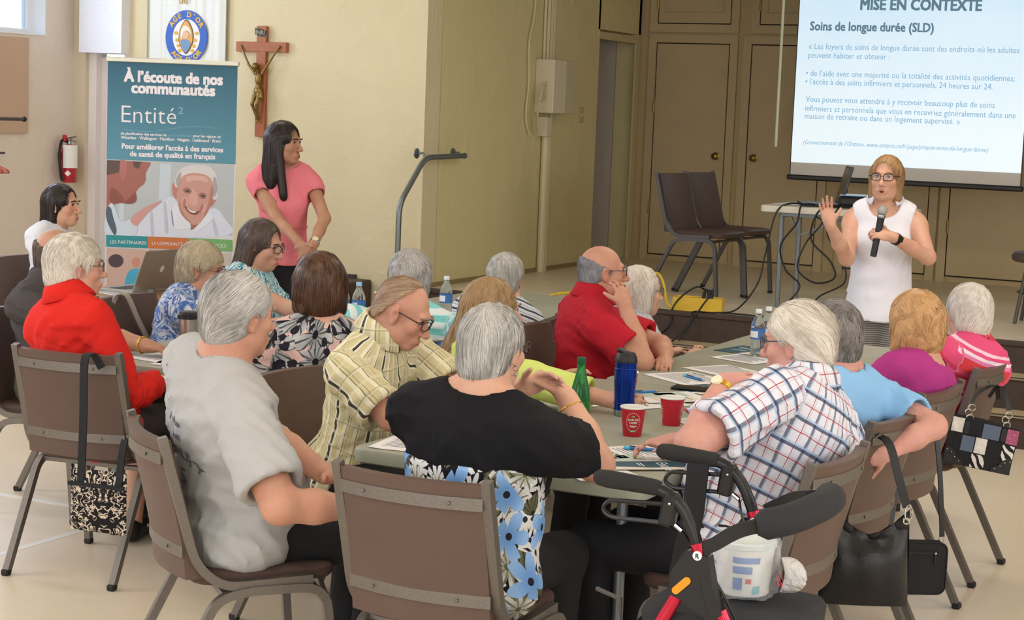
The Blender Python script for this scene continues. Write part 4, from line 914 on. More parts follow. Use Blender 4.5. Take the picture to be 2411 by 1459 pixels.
    if glasses:
        gm = mat('frame_'+glasses.strip('#'), glasses, .25, spec=.6); gl = MB()
        for s in (-1, 1): gl.tube([(x, .107-abs(x)**2*4, z) for x, z in rrect(.05, .034, .012, 3, s*.0325, .0)], .0021, 6, closed=True).tube([(s*.058, .094, .006), (s*.078, .07, .008), (s*.0815, 0, .008), (s*.079, -.018, -.012)], .0021, 6)
        gl.tube([(-.009, .107, .003), (0, .11, .005), (.009, .107, .003)], .0018, 6); go = headpart(gl, 'glasses', gm)
        for s in (-1, 1): headpart(MB().prism([(x, z) for x, z in rrect(.047, .031, .012, 3, s*.0325, .0)], .1025, .1035, 'y'), 'lens', m_lens, go, False)
    info = dict(t=t, Hc=Hc, Rh=Rh, hs=hs, N=N, P=P, Rt=Rt, L=L_, D=D_, arm=arm, hand=tipz, root=root, rz=rz, headpart=headpart, body=b, torso=torso, Lt=Lt)
    return info
def band(info, key, m, name, r_=.031, w_=.014, back=.03, face=None, fm=None, link=False):
    """watch, bracelet: ring around the wrist"""
    s = 1 if key == 'R' else -1; SJ, E_, Wr = info['arm'][s+10]; u = nrm(Wr-E_); c = Wr-u*back; a = nrm(np.cross(u, [.3, .2, 1])); b_ = np.cross(u, a); o = MB(); n = 28
    if link:
        for i in range(0, n, 2):
            p = [Vector(c+(a*math.cos(2*PI*k/n)+b_*math.sin(2*PI*k/n))*r_) for k in (i, i+1, i+2)]; o.tube(p, .0035, 5)
    else: o.tube([Vector(c+(a*math.cos(2*PI*i/n)+b_*math.sin(2*PI*i/n))*r_) for i in range(n)], 1., flat=(w_/2, .0022, tuple(u)), closed=True)
    ob = o.build(name, m, info['t'], True)
    if face is not None:
        fdir = info['D'](face); fdir = nrm(fdir-u*(fdir @ u)); sd = np.cross(u, fdir); q = c+fdir*(r_+.002)
        M_ = Matrix([[sd[0], u[0], fdir[0], q[0]], [sd[1], u[1], fdir[1], q[1]], [sd[2], u[2], fdir[2], q[2]], [0, 0, 0, 1]])
        d = MB(); d.prism(rrect(.03, .032, .008, 4) if fm == 'square' else ell(0, 0, .016, .016, 20), -.004, .005)
        d.v = [tuple(M_ @ Vector(v)) for v in d.v]; d.build('watch_face', mat('watch_black', '#111114', .1) if fm == 'square' else mat('watch_dial', '#e8dfc0', .2), ob)
    return ob
# ------------------------------------------------------------------ woven and printed fabrics
def plain(name, col, var=.06, rough=.85, bump=.25, sc=120):
    if name in MATS: return MATS[name]
    t = NT(name, rough, spec=.2); o = t.obj(); c = rgb(col); t.color(t.mix(t.step(t.noise(o, 9, 4), .3, .7), tuple(x*(1-var) for x in c[:3])+(1,), c)); t.bump(t.math('ADD', t.noise(o, sc, 2), t.math('MULTIPLY', t.noise(o, 18, 3), .8)), bump, .003); return t.m
def plaid(name, base, us, vs):
    """us / vs: lists of (period, lo, hi, colour, opacity)"""
    t = NT(name, .85, spec=.2); x = t.xyz(t.attr('pat').outputs['Vector']); w_ = t.math('MULTIPLY', t.math('SUBTRACT', t.noise(t.obj(), 9, 2), .5), .012); c = rgb(base)
    for ax, L in ((0, us), (1, vs)):
        q = t.math('ADD', x[ax], w_)
        for p, lo, hi, cc, op in L: c = t.mix(t.math('MULTIPLY', t.stripe(q, p, lo, hi), op), c, rgb(cc))
    t.color(c); t.bump(t.noise(t.obj(), 30, 3), .25, .004); return t.m
def floral(name, bg, layers, rough=.85):
    """layers: (cells per metre, radius in cells, petals, [colours], centre colour, chance, leafiness)"""
    t = NT(name, rough, spec=.2); v = t.attr('pat').outputs['Vector']; x = t.xyz(v); c = rgb(bg) if isinstance(bg, str) else bg(t)
    for i, (sc, rad, pet, cols, cen, chance, line) in enumerate(layers):
        ov = t.n('ShaderNodeVectorMath', operation='ADD'); t.put(ov.inputs[0], v); ov.inputs[1].default_value = (3.17*i, 1.71*i, 0)
        vo = t.n('ShaderNodeTexVoronoi', voronoi_dimensions='2D'); t.put(vo.inputs['Vector'], ov.outputs[0]); vo.inputs['Scale'].default_value = sc; vo.inputs['Randomness'].default_value = .85
        sb = t.n('ShaderNodeVectorMath', operation='SUBTRACT'); t.put(sb.inputs[0], ov.outputs[0]); t.put(sb.inputs[1], vo.outputs['Position']); l = t.xyz(sb.outputs[0]); cr = t.xyz(vo.outputs['Color'])
        r = t.math('MULTIPLY', t.math('SQRT', t.math('ADD', t.math('MULTIPLY', l[0], l[0]), t.math('MULTIPLY', l[1], l[1]))), sc)
        an = t.math('ADD', t.math('ARCTAN2', l[1], l[0]), t.math('MULTIPLY', cr[0], 6.28)); pc = t.math('ABSOLUTE', t.math('COSINE', t.math('MULTIPLY', an, pet/2)))
        R_ = t.math('MULTIPLY', t.math('ADD', .34, t.math('MULTIPLY', pc, .66)), rad) if pet > 2.5 else t.math('MULTIPLY', t.math('POWER', pc, 1.6), rad)
        m = t.math('MULTIPLY', t.math('LESS_THAN', r, R_), t.math('LESS_THAN', cr[1], chance))
        col = rgb(cols[0])
        if len(cols) > 1: col = t.mix(t.step(t.math('DIVIDE', r, rad), .25, .85), rgb(cols[1]), col)
        if line:     # veins and dark rims
            vein = t.math('MAXIMUM', t.math('LESS_THAN', pc, .16), t.math('GREATER_THAN', t.math('DIVIDE', r, R_), .93)); st = t.math('GREATER_THAN', t.math('SINE', t.math('MULTIPLY', an, line)), .72); col = t.mix(t.math('MULTIPLY', t.math('MAXIMUM', vein, st), .85), col, rgb(cen))
        col = t.mix(t.math('LESS_THAN', r, rad*.14), col, rgb(cen)); c = t.mix(m, c, col)
    t.color(c); t.bump(t.noise(t.obj(), 25, 3), .2, .004); return t.m
def blotch(name, cols, scale=14, dist=1.5, stretch=(1, 1), rough=.85):
    t = NT(name, rough, spec=.2); mp = t.n('ShaderNodeMapping'); t.put(mp.inputs[0], t.attr('pat').outputs['Vector']); mp.inputs['Scale'].default_value = (stretch[0], stretch[1], 1)
    f = t.noise(mp.outputs[0], scale, 3, dist); cr = t.n('ShaderNodeValToRGB'); cr.color_ramp.interpolation = 'CONSTANT'; e = cr.color_ramp.elements
    for i, (p, cc) in enumerate(cols):
        el = e[i] if i < 2 else e.new(p); el.position = p; el.color = rgb(cc)
    t.put(cr.inputs[0], f); t.color(cr.outputs[0]); t.bump(t.noise(t.obj(), 25, 3), .2, .004); return t.m
P_PLAID = plaid('plaid_white_navy', '#dcdde6', [(.074, .0, .14, '#3d4863', .8), (.074, .14, .20, '#9cc0e6', .7), (.074, .56, .60, '#b2202c', .85), (.037, .3, .42, '#b9bdca', .5)], [(.078, .0, .12, '#2f3a56', .85), (.078, .12, .20, '#8fb8e6', .75), (.078, .58, .62, '#b8202a', .85), (.039, .3, .4, '#b9bdca', .5)])
I_PLAID = plaid('plaid_beige', '#cbbf95', [(.042, .0, .3, '#e0dabd', .9), (.042, .3, .36, '#4a4a42', .8), (.042, .55, .6, '#77745f', .7), (.126, .72, .80, '#2c2e2c', .95), (.126, .80, .86, '#ded9c4', .9)], [(.05, .0, .2, '#ddd5b4', .45), (.1, .5, .54, '#6b6a55', .5)])
G_FLOR = floral('floral_pink_black', '#d7b4ac', [(8, .66, 2, ['#1d1b22'], '#5b5b60', .85, 9), (6.2, .66, 5, ['#bfc0c0', '#8f9092'], '#17161c', .92, 13), (14, .5, 2, ['#23212a'], '#b8b8b8', .4, 0)])
M_FLOR = floral('floral_black_blue', '#16161b', [(13, .8, 11, ['#d9d9d8'], '#2a2a2c', .7, 0), (9.5, .8, 2, ['#6a6b52', '#57583f'], '#23231c', .75, 17), (11, .62, 9, ['#dcdcdc', '#a8a89c'], '#5d5d42', .4, 9), (8.2, .60, 5, ['#93bbe8', '#6f9cd6'], '#23252e', .45, 0)])
D_FLOR = blotch('floral_blue_white', [(0, '#c9cbd4'), (.44, '#8fa3c4'), (.49, '#4a68a6'), (.55, '#c7ccd8'), (.6, '#5f7fb8'), (.68, '#d5d3d2')], 13, 1.2)
E_LEAF = blotch('leaf_turquoise', [(0, '#dce6e4'), (.43, '#1f7f96'), (.5, '#d7e6e6'), (.55, '#2d9fb8'), (.6, '#14506a'), (.63, '#bfdfe2')], 20, .6, (2.2, .8))
O_LACE = blotch('paisley_grey', [(0, '#8e9199'), (.4, '#c9c9ca'), (.47, '#9599a2'), (.52, '#cfcecd'), (.58, '#a3a6ad'), (.64, '#cdcccb')], 32, 2.5)
def hstripe(name, base, L, bump=.2):
    return plaid(name, base, [], L)
J_STR = hstripe('stripe_aqua', '#e4ecec', [(.052, 0., .5, '#7fd6d6', .95)]); K_STR = hstripe('stripe_navy', '#d3d6da', [(.036, 0, .28, '#2c3a52', .95), (.036, .5, .62, '#6d8aa0', .7)])
S_STR = hstripe('stripe_pink_red', '#e0527e', [(.17, .0, .30, '#d8414a', 1), (.17, .30, .38, '#e584b4', 1), (.17, .38, .45, '#f0dbe6', 1), (.17, .52, .58, '#efc9da', 1), (.17, .8, .9, '#cf3f56', 1)])
T_PANT = hstripe('knit_grey', '#8d8b88', [(.012, 0, .4, '#5d5c5b', .8)])
def knit(): 
    t = NT('knit_trousers', .9); x = t.xyz(t.obj()); t.color(t.mix(t.stripe(t.math('ADD', x[2], t.math('MULTIPLY', t.noise(t.obj(), 20, 2), .004)), .012, .0, .45), rgb('#a19e9a'), rgb('#5a5857'))); return t.m
# ------------------------------------------------------------------ the people
SK_F = ('skin_fair', '#d2a48b', '#bf7863'); SK_R = ('skin_ruddy', '#c5937a', '#b06552'); SK_O = ('skin_olive', '#b98a6d', '#a36852'); SK_P = ('skin_pink', '#cd998a', '#b96a60')
H_WHITE = ('hair_white', '#b9b0a6', '#f1ebe0'); H_CREAM = ('hair_cream', '#b0a493', '#efe7da'); H_GREY = ('hair_grey', '#6f6a66', '#d2cfc9'); H_SILV = ('hair_silver', '#86837f', '#dcdad2'); H_DGREY = ('hair_dark_grey', '#4b4744', '#a39d98')
H_BRUN = ('hair_brunette', '#15100f', '#3a2b27', .35); H_BROWN = ('hair_brown', '#2c1b12', '#6e4a33', .4); H_LBROWN = ('hair_light_brown', '#6d5136', '#b8986c'); H_STRAW = ('hair_strawberry', '#a5723f', '#dfb583'); H_BLOND = ('hair_ash_blond', '#8b7a63', '#cdbf9f'); H_DARKB = ('hair_dark_brown', '#2a211d', '#6b5a50', .4); H_SALT = ('hair_salt', '#3f4044', '#9b9ca0'); H_COPPER = ('hair_copper', '#8e6038', '#c4945f')
PP = {}
# right hand side of the near table
PP['P'] = person(seat=(-1.575, 4.83, 86), dk=1.01, label='white-haired man in plaid shirt resting his chin on his hand beside the walker', xy=(-1.492, 4.962), top=1.262, rz=72, lean=7, hyaw=14, hpitch=6, hs=.95, g=1.28, belly=.08, sw=.19, ga=1.15, skin=SK_P,
    arms=dict(L=dict(e=(-1.632, 4.50, .89), w=(-1.615, 4.70, 1.04), f=(.3, .9, .2), n=(.3, .1, -.9), curl=1.05, fine=True), R=dict(w=(-1.86, 4.98, .80), f=(-1, -.35, -.1), n=(0, 0, -1), curl=.7)),
    shirt=dict(m=P_PLAID, sleeve=(.79, .79), hem=.17, folds=.010, base=.010, loose=.016, nu=.03, neck=(.07, .075, .045)), collar=True, pants='#15151a', hair=dict(st='men', t=.015, ears=True, m=H_CREAM, n=3600, mode='back', wob=.22, wid=.0022, seg=8), glasses='#3c4658', seed=11, res=(.0145, .006), neck_r=.06)
band(PP['P'], 'L', mat('gold', '#d9b24a', .22, 1., bump=(300, .4, .002)), 'gold_watch', .033, .016, .025, (-.25, -.9, .5), 'round')
PP['Q'] = person(seat=(-1.61, 5.63, 84), label='grey-haired woman in light blue top with her elbow bent behind her', xy=(-1.575, 5.635), top=1.205, rz=66, lean=4, hyaw=-12, hs=.91, g=1.1, sw=.17, ga=1.05, skin=SK_P, arms=dict(R=dict(e=(-1.237, 5.70, .816), w=(-1.33, 5.50, .752), f=(-.5, -.8, -.2), n=(-.8, .4, 0), curl=.6)),
    shirt=dict(m=plain('cotton_sky_blue', '#8fc0ea', .05), sleeve=(.80, .7), hem=.12, neck=(.085, .085, .045)), hair=dict(st='short', t=.016, ears=True, m=H_DGREY, n=1900, wob=.7, step=.011), pants='#23242c', seed=12)
PP['R'] = person(seat=(-1.62, 6.33, 84.3), label='strawberry blonde woman in magenta top with a gathered neckline', xy=(-1.495, 6.44), top=1.182, rz=66, lean=3, hyaw=-16, hs=.98, g=1.08, sw=.165, skin=SK_F, shirt=dict(m=plain('jersey_magenta', '#b23b86', .08), sleeve=(.85, .85), hem=.12, neck=(.10, .10, .045), folds=.010, fd=[(1, .2, 0), (.8, .6, 0)]), hair=dict(st='bob', t=.020, m=H_STRAW, n=1900, wob=1.0, vol=1.06, seg=6, step=.014), seed=13)
PP['S'] = person(seat=(-1.6, 7.11, 86.5), label='white-haired woman in pink and red striped top', xy=(-1.446, 7.143), top=1.16, rz=62, lean=2, hyaw=-18, hs=.89, g=1.12, sw=.17, skin=SK_P, shirt=dict(m=S_STR, sleeve=(.6, .6), hem=.12, neck=(.075, .08, .045)), hair=dict(st='short', t=.021, drop=.005, m=H_WHITE, n=1900, wob=.55), seed=14)
# left hand side of the near table
PP['I'] = person(seat=(-3.09, 5.12, -95), label='balding man with glasses in beige striped plaid shirt reading at the table', xy=(-2.849, 5.034), top=1.225, rz=-84, lean=14, hpitch=26, hyaw=6, hs=.93, g=1.02, belly=.03, nk=.105, sho=.01, sw=.162, ga=1.0, skin=SK_R, arms=dict(R=dict(e=(-2.78, 4.84, .79), w=(-2.55, 4.92, .785), f=(.9, .3, -.1), n=(0, 0, -1), curl=.6), L=dict(w=(-2.5, 5.18, .79), n=(0, 0, -1))),
    shirt=dict(m=I_PLAID, sleeve=(.86, .86), hem=.16, folds=.010, base=.010, loose=.018, neck=(.066, .07, .045)), collar=True, pants='#131316', hair=dict(st='thin', t=.004, ears=True, m=('hair_thin_brown', '#7a5f48', '#b1957a'), n=1900, mode='back', wob=.12, wid=.0022, lift=.002, seg=6, step=.010), glasses='#1f1d1c', brow='#8d7560', seed=15, res=(.0145, .0050), stoop=.01, neck_r=.058)
PP['L'] = person(seat=(-2.93, 5.84, -90), label='long light-haired woman in lime green cardigan reaching for a cup', xy=(-2.905, 5.80), top=1.168, rz=-62, lean=10, hyaw=22, hs=.99, g=1.04, nk=.09, stoop=.01, skin=SK_F, arms=dict(R=dict(e=(-2.66, 5.62, .83), w=(-2.36, 5.64, .79), f=(1, .1, 0), n=(-.2, .9, -.3), curl=.75, fine=True), L=dict(w=(-2.72, 5.98, .78), n=(0, 0, -1))),
    shirt=dict(m=plain('cotton_lime', '#d3e27c', .05), sleeve=(1.78, 1.78), hem=.1, loose=.012, folds=.009), hair=dict(st='long', t=.012, m=H_LBROWN, n=2600, wob=.14, seg=9, step=.028, wid=.0022, drop=.07, mode='down', vol=1.4, sweep=.13), glasses=None, seed=16)
PP['N'] = person(seat=(-3.02, 6.92, -88), label='bald-topped man in red polo shirt with glasses cupping his ear', xy=(-2.96, 6.952), top=1.232, rz=-52, lean=5, hyaw=-2, hs=.94, g=1.2, belly=.06, sw=.185, ga=1.15, skin=SK_R, arms=dict(R=dict(e=(-2.675, 6.73, .775), w=(-2.79, 6.80, .985), f=(-.35, .25, .85), n=(-.8, .6, .1), curl=.6, spread=.4, fine=True), L=dict(e=(-2.72, 7.05, .80), w=(-2.62, 6.85, .775), f=(.3, -.9, -.1), n=(0, 0, -1), curl=.8, fine=True)),
    shirt=dict(m=plain('pique_red', '#b81f2e', .06), sleeve=(.84, .7), hem=.12, loose=.014, folds=.009), collar=True, pants='#2a2b30', hair=dict(st='ring', t=.005, ears=True, m=H_SALT, n=1900, mode='down', wob=.25, wid=.0022), glasses='#4d463c', brow='#6b6460', seed=17, neck_r=.066, res=(.0145, .006))
PP['O'] = person(seat=(-3.08, 7.62, -90), label='white-blonde woman in grey paisley blouse half hidden behind the red polo', xy=(-3.04, 7.594), top=1.092, rz=-30, lean=4, hyaw=-8, hs=.96, g=.98, sw=.155, skin=SK_F, pz=.53, shirt=dict(m=O_LACE, sleeve=(1.6, 1.6), hem=.1), hair=dict(st='bob', t=.012, m=H_CREAM, n=1900, wob=.15), glasses='#5b5450', seed=18)
# at the near end of the table
PP['M'] = person(seat=(-2.148, 4.13, 0), dk=1.02, label='short grey-haired woman in black shrug over blue floral top, chin on folded hands', xy=(-2.067, 4.14), top=1.272, rz=-4, lean=6, hyaw=-6, hpitch=2, hs=.91, g=1.26, belly=.04, bust=1., sw=.185, ga=1.2, skin=SK_F, arms=dict(R=dict(e=(-1.885, 4.44, .815), w=(-2.00, 4.475, .985), f=(-.7, .2, .62), n=(-.55, -.1, -.8), curl=.85, fine=True), L=dict(e=(-2.27, 4.42, .80), w=(-2.13, 4.42, 1.0), f=(.85, .25, .4), n=(.2, -.6, -.6), curl=.5, fine=True)),
    shirt=dict(m=plain('knit_black', '#16161a', .15), name='black_shrug', sleeve=(.52, .52), hem=-.285, hemtilt=-.1, loose=.02, folds=.009, base=.010, neck=(.10, .095, .055), nf=-.005, lower=dict(m=M_FLOR, name='floral_tunic', hem=.12, top=.31)), pants='#121215', hair=dict(st='short', t=.014, ears=True, m=('hair_steel', '#6b6866', '#d3d1ca'), n=3600, wob=.2, wid=.0022, seg=8, step=.013, base=.0055, drop=.004), glasses='#15161a', seed=19, res=(.0145, .006), neck_r=.056)
band(PP['M'], 'R', MATS['gold'], 'gold_bracelet', .032, .012, .03, link=True)
er = MB().tube([(-.0+.008*math.cos(R(a)), 0, .008*math.sin(R(a))) for a in range(0, 360, 40)], .0016, 6, closed=True).ball((0, 0, -.018), .005); er.v = [(x+.08, y+.0, z-.055) for x, y, z in er.v]; PP['M']['headpart'](er, 'earring', m_steel)
PP['H'] = person(seat=(-2.9, 4.185, -40.6), label='grey-haired heavy man in grey T-shirt sitting on the near left chair', xy=(-2.85, 4.10), top=1.30, rz=-36, lean=6, hyaw=14, hpitch=4, hs=.96, g=1.46, belly=.05, sw=.20, ga=1.2, px=-.03, py=-.03, skin=SK_R, arms=dict(R=dict(e=(-2.55, 3.87, .715), w=(-2.43, 4.06, .69), f=(.55, .83, -.15), n=(-.6, .5, -.5), curl=.8, fine=True), L=dict(w=(-2.56, 4.22, .69), hint=(-.3, .2, -1), f=(.9, -.2, 0), n=(0, -.3, -1), curl=.8, fine=True)),
    shirt=dict(m=plain('jersey_grey', '#b4b3b1', .07), sleeve=(.80, .8), hem=.115, hemtilt=.3, loose=.016, folds=.010, base=.010, neck=(.072, .078, .045)), pants='#17181a', hair=dict(st='men', t=.016, ears=True, m=H_GREY, n=2600, mode='back', wob=.18, wid=.0022, seg=8), glasses=None, brow='#9a948c', seed=20, res=(.0145, .006), neck_r=.068, shoes='#2b2524')
# second table row
PP['C'] = person(seat=(-4.255, 5.26, 6.7), dk=1.032, label='short white-haired woman in bright red jacket and glasses', xy=(-4.228, 5.045), top=1.27, rz=-8, lean=3, hyaw=-34, hs=.9, g=.93, sw=.152, ga=.95, capri=True, skin=SK_F, arms=dict(R=dict(e=(-4.09, 5.17, .68), w=(-4.11, 5.39, .70), n=(0, 0, -1))),
    shirt=dict(m=plain('linen_red', '#d8281f', .1, sc=60), name='red_jacket', sleeve=(1.85, 1.85), hem=.13, loose=.010, folds=.010, neck=(.066, .07, .045)), collar=True, pants='#3c3434', hair=dict(st='short', t=.022, ears=True, m=H_CREAM, n=2600, wob=.5, drop=.005), glasses='#5a4540', seed=21)
PP['B'] = person(seat=(-5.03, 5.86, -80), label='bald-crowned man in dark grey shirt half hidden behind the red jacket', xy=(-5.022, 5.877), top=1.216, rz=-78, lean=8, hyaw=-4, hs=.96, g=1.12, sw=.18, ga=1.1, skin=SK_O, arms=dict(R=dict(e=(-4.66, 5.70, .80), w=(-4.40, 5.68, .785), f=(1, .1, -.1), n=(0, 0, -1), curl=.75, fine=True)),
    shirt=dict(m=plain('cotton_charcoal', '#4c4746', .1), sleeve=(.8, .8), hem=.1), collar=True, pants='#4c4a38', hair=dict(st='ring', t=.007, ears=True, m=H_DARKB, n=1900, mode='down'), glasses='#2b2a2a', seed=22)
band(PP['B'], 'R', MATS['gold'], 'gold_bracelet', .033, .012, .02, link=True)
PP['D'] = person(seat=(-4.965, 6.6, -88), label='ash-blond woman with glasses in blue and white floral blouse', xy=(-4.886, 6.714), top=1.115, rz=-66, lean=10, hyaw=-2, hpitch=8, hs=.97, g=1.02, skin=SK_R, pz=.53, arms=dict(R=dict(w=(-4.4, 6.6, .79), n=(0, 0, -1))), shirt=dict(m=D_FLOR, sleeve=(.9, .9), hem=.1), hair=dict(st='short', t=.020, ears=True, m=H_BLOND, n=1900, wob=.4), glasses='#7a4a3a', seed=23)
PP['E'] = person(seat=(-5.06, 7.4, -90), label='woman with long dark hair and glasses in turquoise leaf-print dress', xy=(-5.041, 7.432), top=1.19, rz=-84, lean=7, hyaw=2, hpitch=12, hs=1.02, g=1.12, bust=1., skin=SK_F, arms=dict(R=dict(e=(-4.73, 7.24, .77), w=(-4.48, 7.26, .79), n=(0, 0, -1))), shirt=dict(m=E_LEAF, name='dress_top', sleeve=(0, 0), hem=.12, neck=(.09, .09, .05), nf=.03), hair=dict(st='long', t=.010, m=H_DARKB, n=1900, wob=.12, seg=8, step=.024, drop=0, vol=.85, ears=True), glasses='#2f2a2a', brow='#4b3d36', seed=24)
PP['G'] = person(seat=(-3.58, 5.6, 80), label='woman with rounded brown bob in pink blouse with black flowers', xy=(-3.535, 5.60), top=1.225, rz=44, lean=3, hyaw=-20, hs=1.02, g=1.2, sw=.175, ga=1.1, skin=SK_F, shirt=dict(m=G_FLOR, sleeve=(.9, .9), hem=.14, neck=(.085, .085, .045), base=.010), hair=dict(st='bob', t=.019, m=H_BROWN, n=2600, wob=.16, vol=1.06, seg=8, step=.016, drop=-.005), seed=25)
PP['J'] = person(seat=(-3.6, 6.36, 60), dk=1.03, label='wavy grey-haired woman in aqua and white striped sweater', xy=(-3.506, 6.223), top=1.205, rz=46, lean=4, hyaw=-10, hs=.95, g=1.06, arms=dict(R=dict(e=(-3.27, 6.33, .90), w=(-3.42, 6.52, .80)), L=dict(e=(-3.72, 6.15, .90), w=(-3.85, 6.35, .80))), shirt=dict(m=J_STR, sleeve=(1.5, 1.5), hem=.1, loose=.012), hair=dict(st='short', t=.018, m=H_GREY, n=1900, wob=.6), seed=26, pants='#1d1d20')
PP['K'] = person(seat=(-3.62, 7.13, 89), dk=1.02, label='white-grey-haired woman in navy and white striped blouse', xy=(-3.526, 7.157), top=1.14, rz=30, lean=3, hyaw=-24, hs=.91, g=1.04, shirt=dict(m=K_STR, sleeve=(.8, .8), hem=.1), hair=dict(st='short', t=.015, ears=True, m=H_SILV, n=1900, wob=.35), seed=27)
# against the far wall
PP['A'] = person(seat=(-6.68, 7.75, -86), label='seated young woman with dark hair and white blouse at the left edge', xy=(-6.702, 7.864), top=1.275, rz=-80, lean=1, hyaw=2, hs=.98, g=.9, sw=.15, ga=.88, bust=.8, skin=('skin_young', '#d3a386', '#bd7460'), arms=dict(R=dict(w=(-6.3, 7.78, .70), e=(-6.62, 7.66, .78))), shirt=dict(m=plain('chiffon_white', '#dedfe3', .04), sleeve=(1.6, 1.6), hem=.12, loose=.016), pants='#1f2c4a', hair=dict(st='long', t=.008, m=H_BRUN, n=1900, wob=.08, seg=8, step=.024, vol=.78, drop=-.02), brow='#2c211d', seed=28, res=(.0145, .0055))
PP['F'] = person('young woman in coral pink lace top standing by the cream wall', (-5.599, 8.453), 1.676, -146, lean=0, hyaw=58, hpitch=2, hs=.98, g=.84, sw=.148, ga=.84, bust=.85, stand=True, skin=SK_O, arms=dict(R=dict(w=(-5.335, 8.25, .985), hint=(-.7, .2, -.2), f=(.5, -.15, -.8), n=(.2, .9, .2), curl=.4, fine=True), L=dict(w=(-5.275, 8.27, 1.0), hint=(.6, .5, -.2), f=(-.45, -.2, -.85), n=(-.3, .9, .2), curl=.4, fine=True)),
    shirt=dict(m=plain('lace_coral', '#e8808a', .1, sc=60), sleeve=(.36, .36), hem=.03, neck=(.085, .08, .05), nf=.02, flare=.95, folds=.004, fd=[(1, .2, 0), (.9, .4, .1)]), pants='#17171a', hair=dict(st='long', t=.010, m=H_BRUN, n=3600, wob=.06, seg=10, step=.032, vol=.84, drop=.09, front=True), brow='#2c211d', seed=29, res=(.0145, .0048))
band(PP['F'], 'L', mat('silver', '#c9c9c4', .25, 1.), 'silver_watch', .029, .014, .02, (.5, -.8, .2), 'round')
PP['T'] = person('woman presenter in sleeveless white blouse and glasses speaking into a microphone', (-2.369, 9.35), 1.628, 190, lean=0, hyaw=-8, hpitch=-3, hs=1.0, g=1.0, sw=.158, ga=1.0, mouth=True, bust=1., stand=True, skin=SK_F, arms=dict(R=dict(e=(-2.50, 9.14, 1.075), w=(-2.545, 8.95, 1.255), f=(-.28, -.12, 1), n=(.55, -.8, .1), curl=.22, spread=.6, thumb=(.65, .85, .1), fine=True), L=dict(e=(-2.105, 9.29, 1.10), w=(-2.245, 9.06, 1.21), f=(-.92, -.32, .22), n=(-.1, .2, -.2), curl=.95, fine=True)),
    shirt=dict(m=plain('blouse_white', '#e3e3ec', .03), name='blouse', sleeve=(0, 0), hem=.12, flare=1.22, neck=(.085, .11, .08), nf=.06, nu=-.005, vee=.16, collar_gap=84, folds=.004, fd=[(1, .3, 0), (.8, .5, .2)]), collar=True, pants=knit(), hair=dict(st='bob', t=.010, m=('hair_honey', '#7d5a3a', '#c09a6c'), n=1900, wob=.1, seg=8, step=.018, vol=.92, drop=.02), glasses='#1c1817', brow='#8a6a4c', seed=30, res=(.0145, .0048))
band(PP['T'], 'L', mat('strap_black', '#17171a', .5), 'smart_watch', .030, .022, .03, (.3, -.9, .3), 'square')
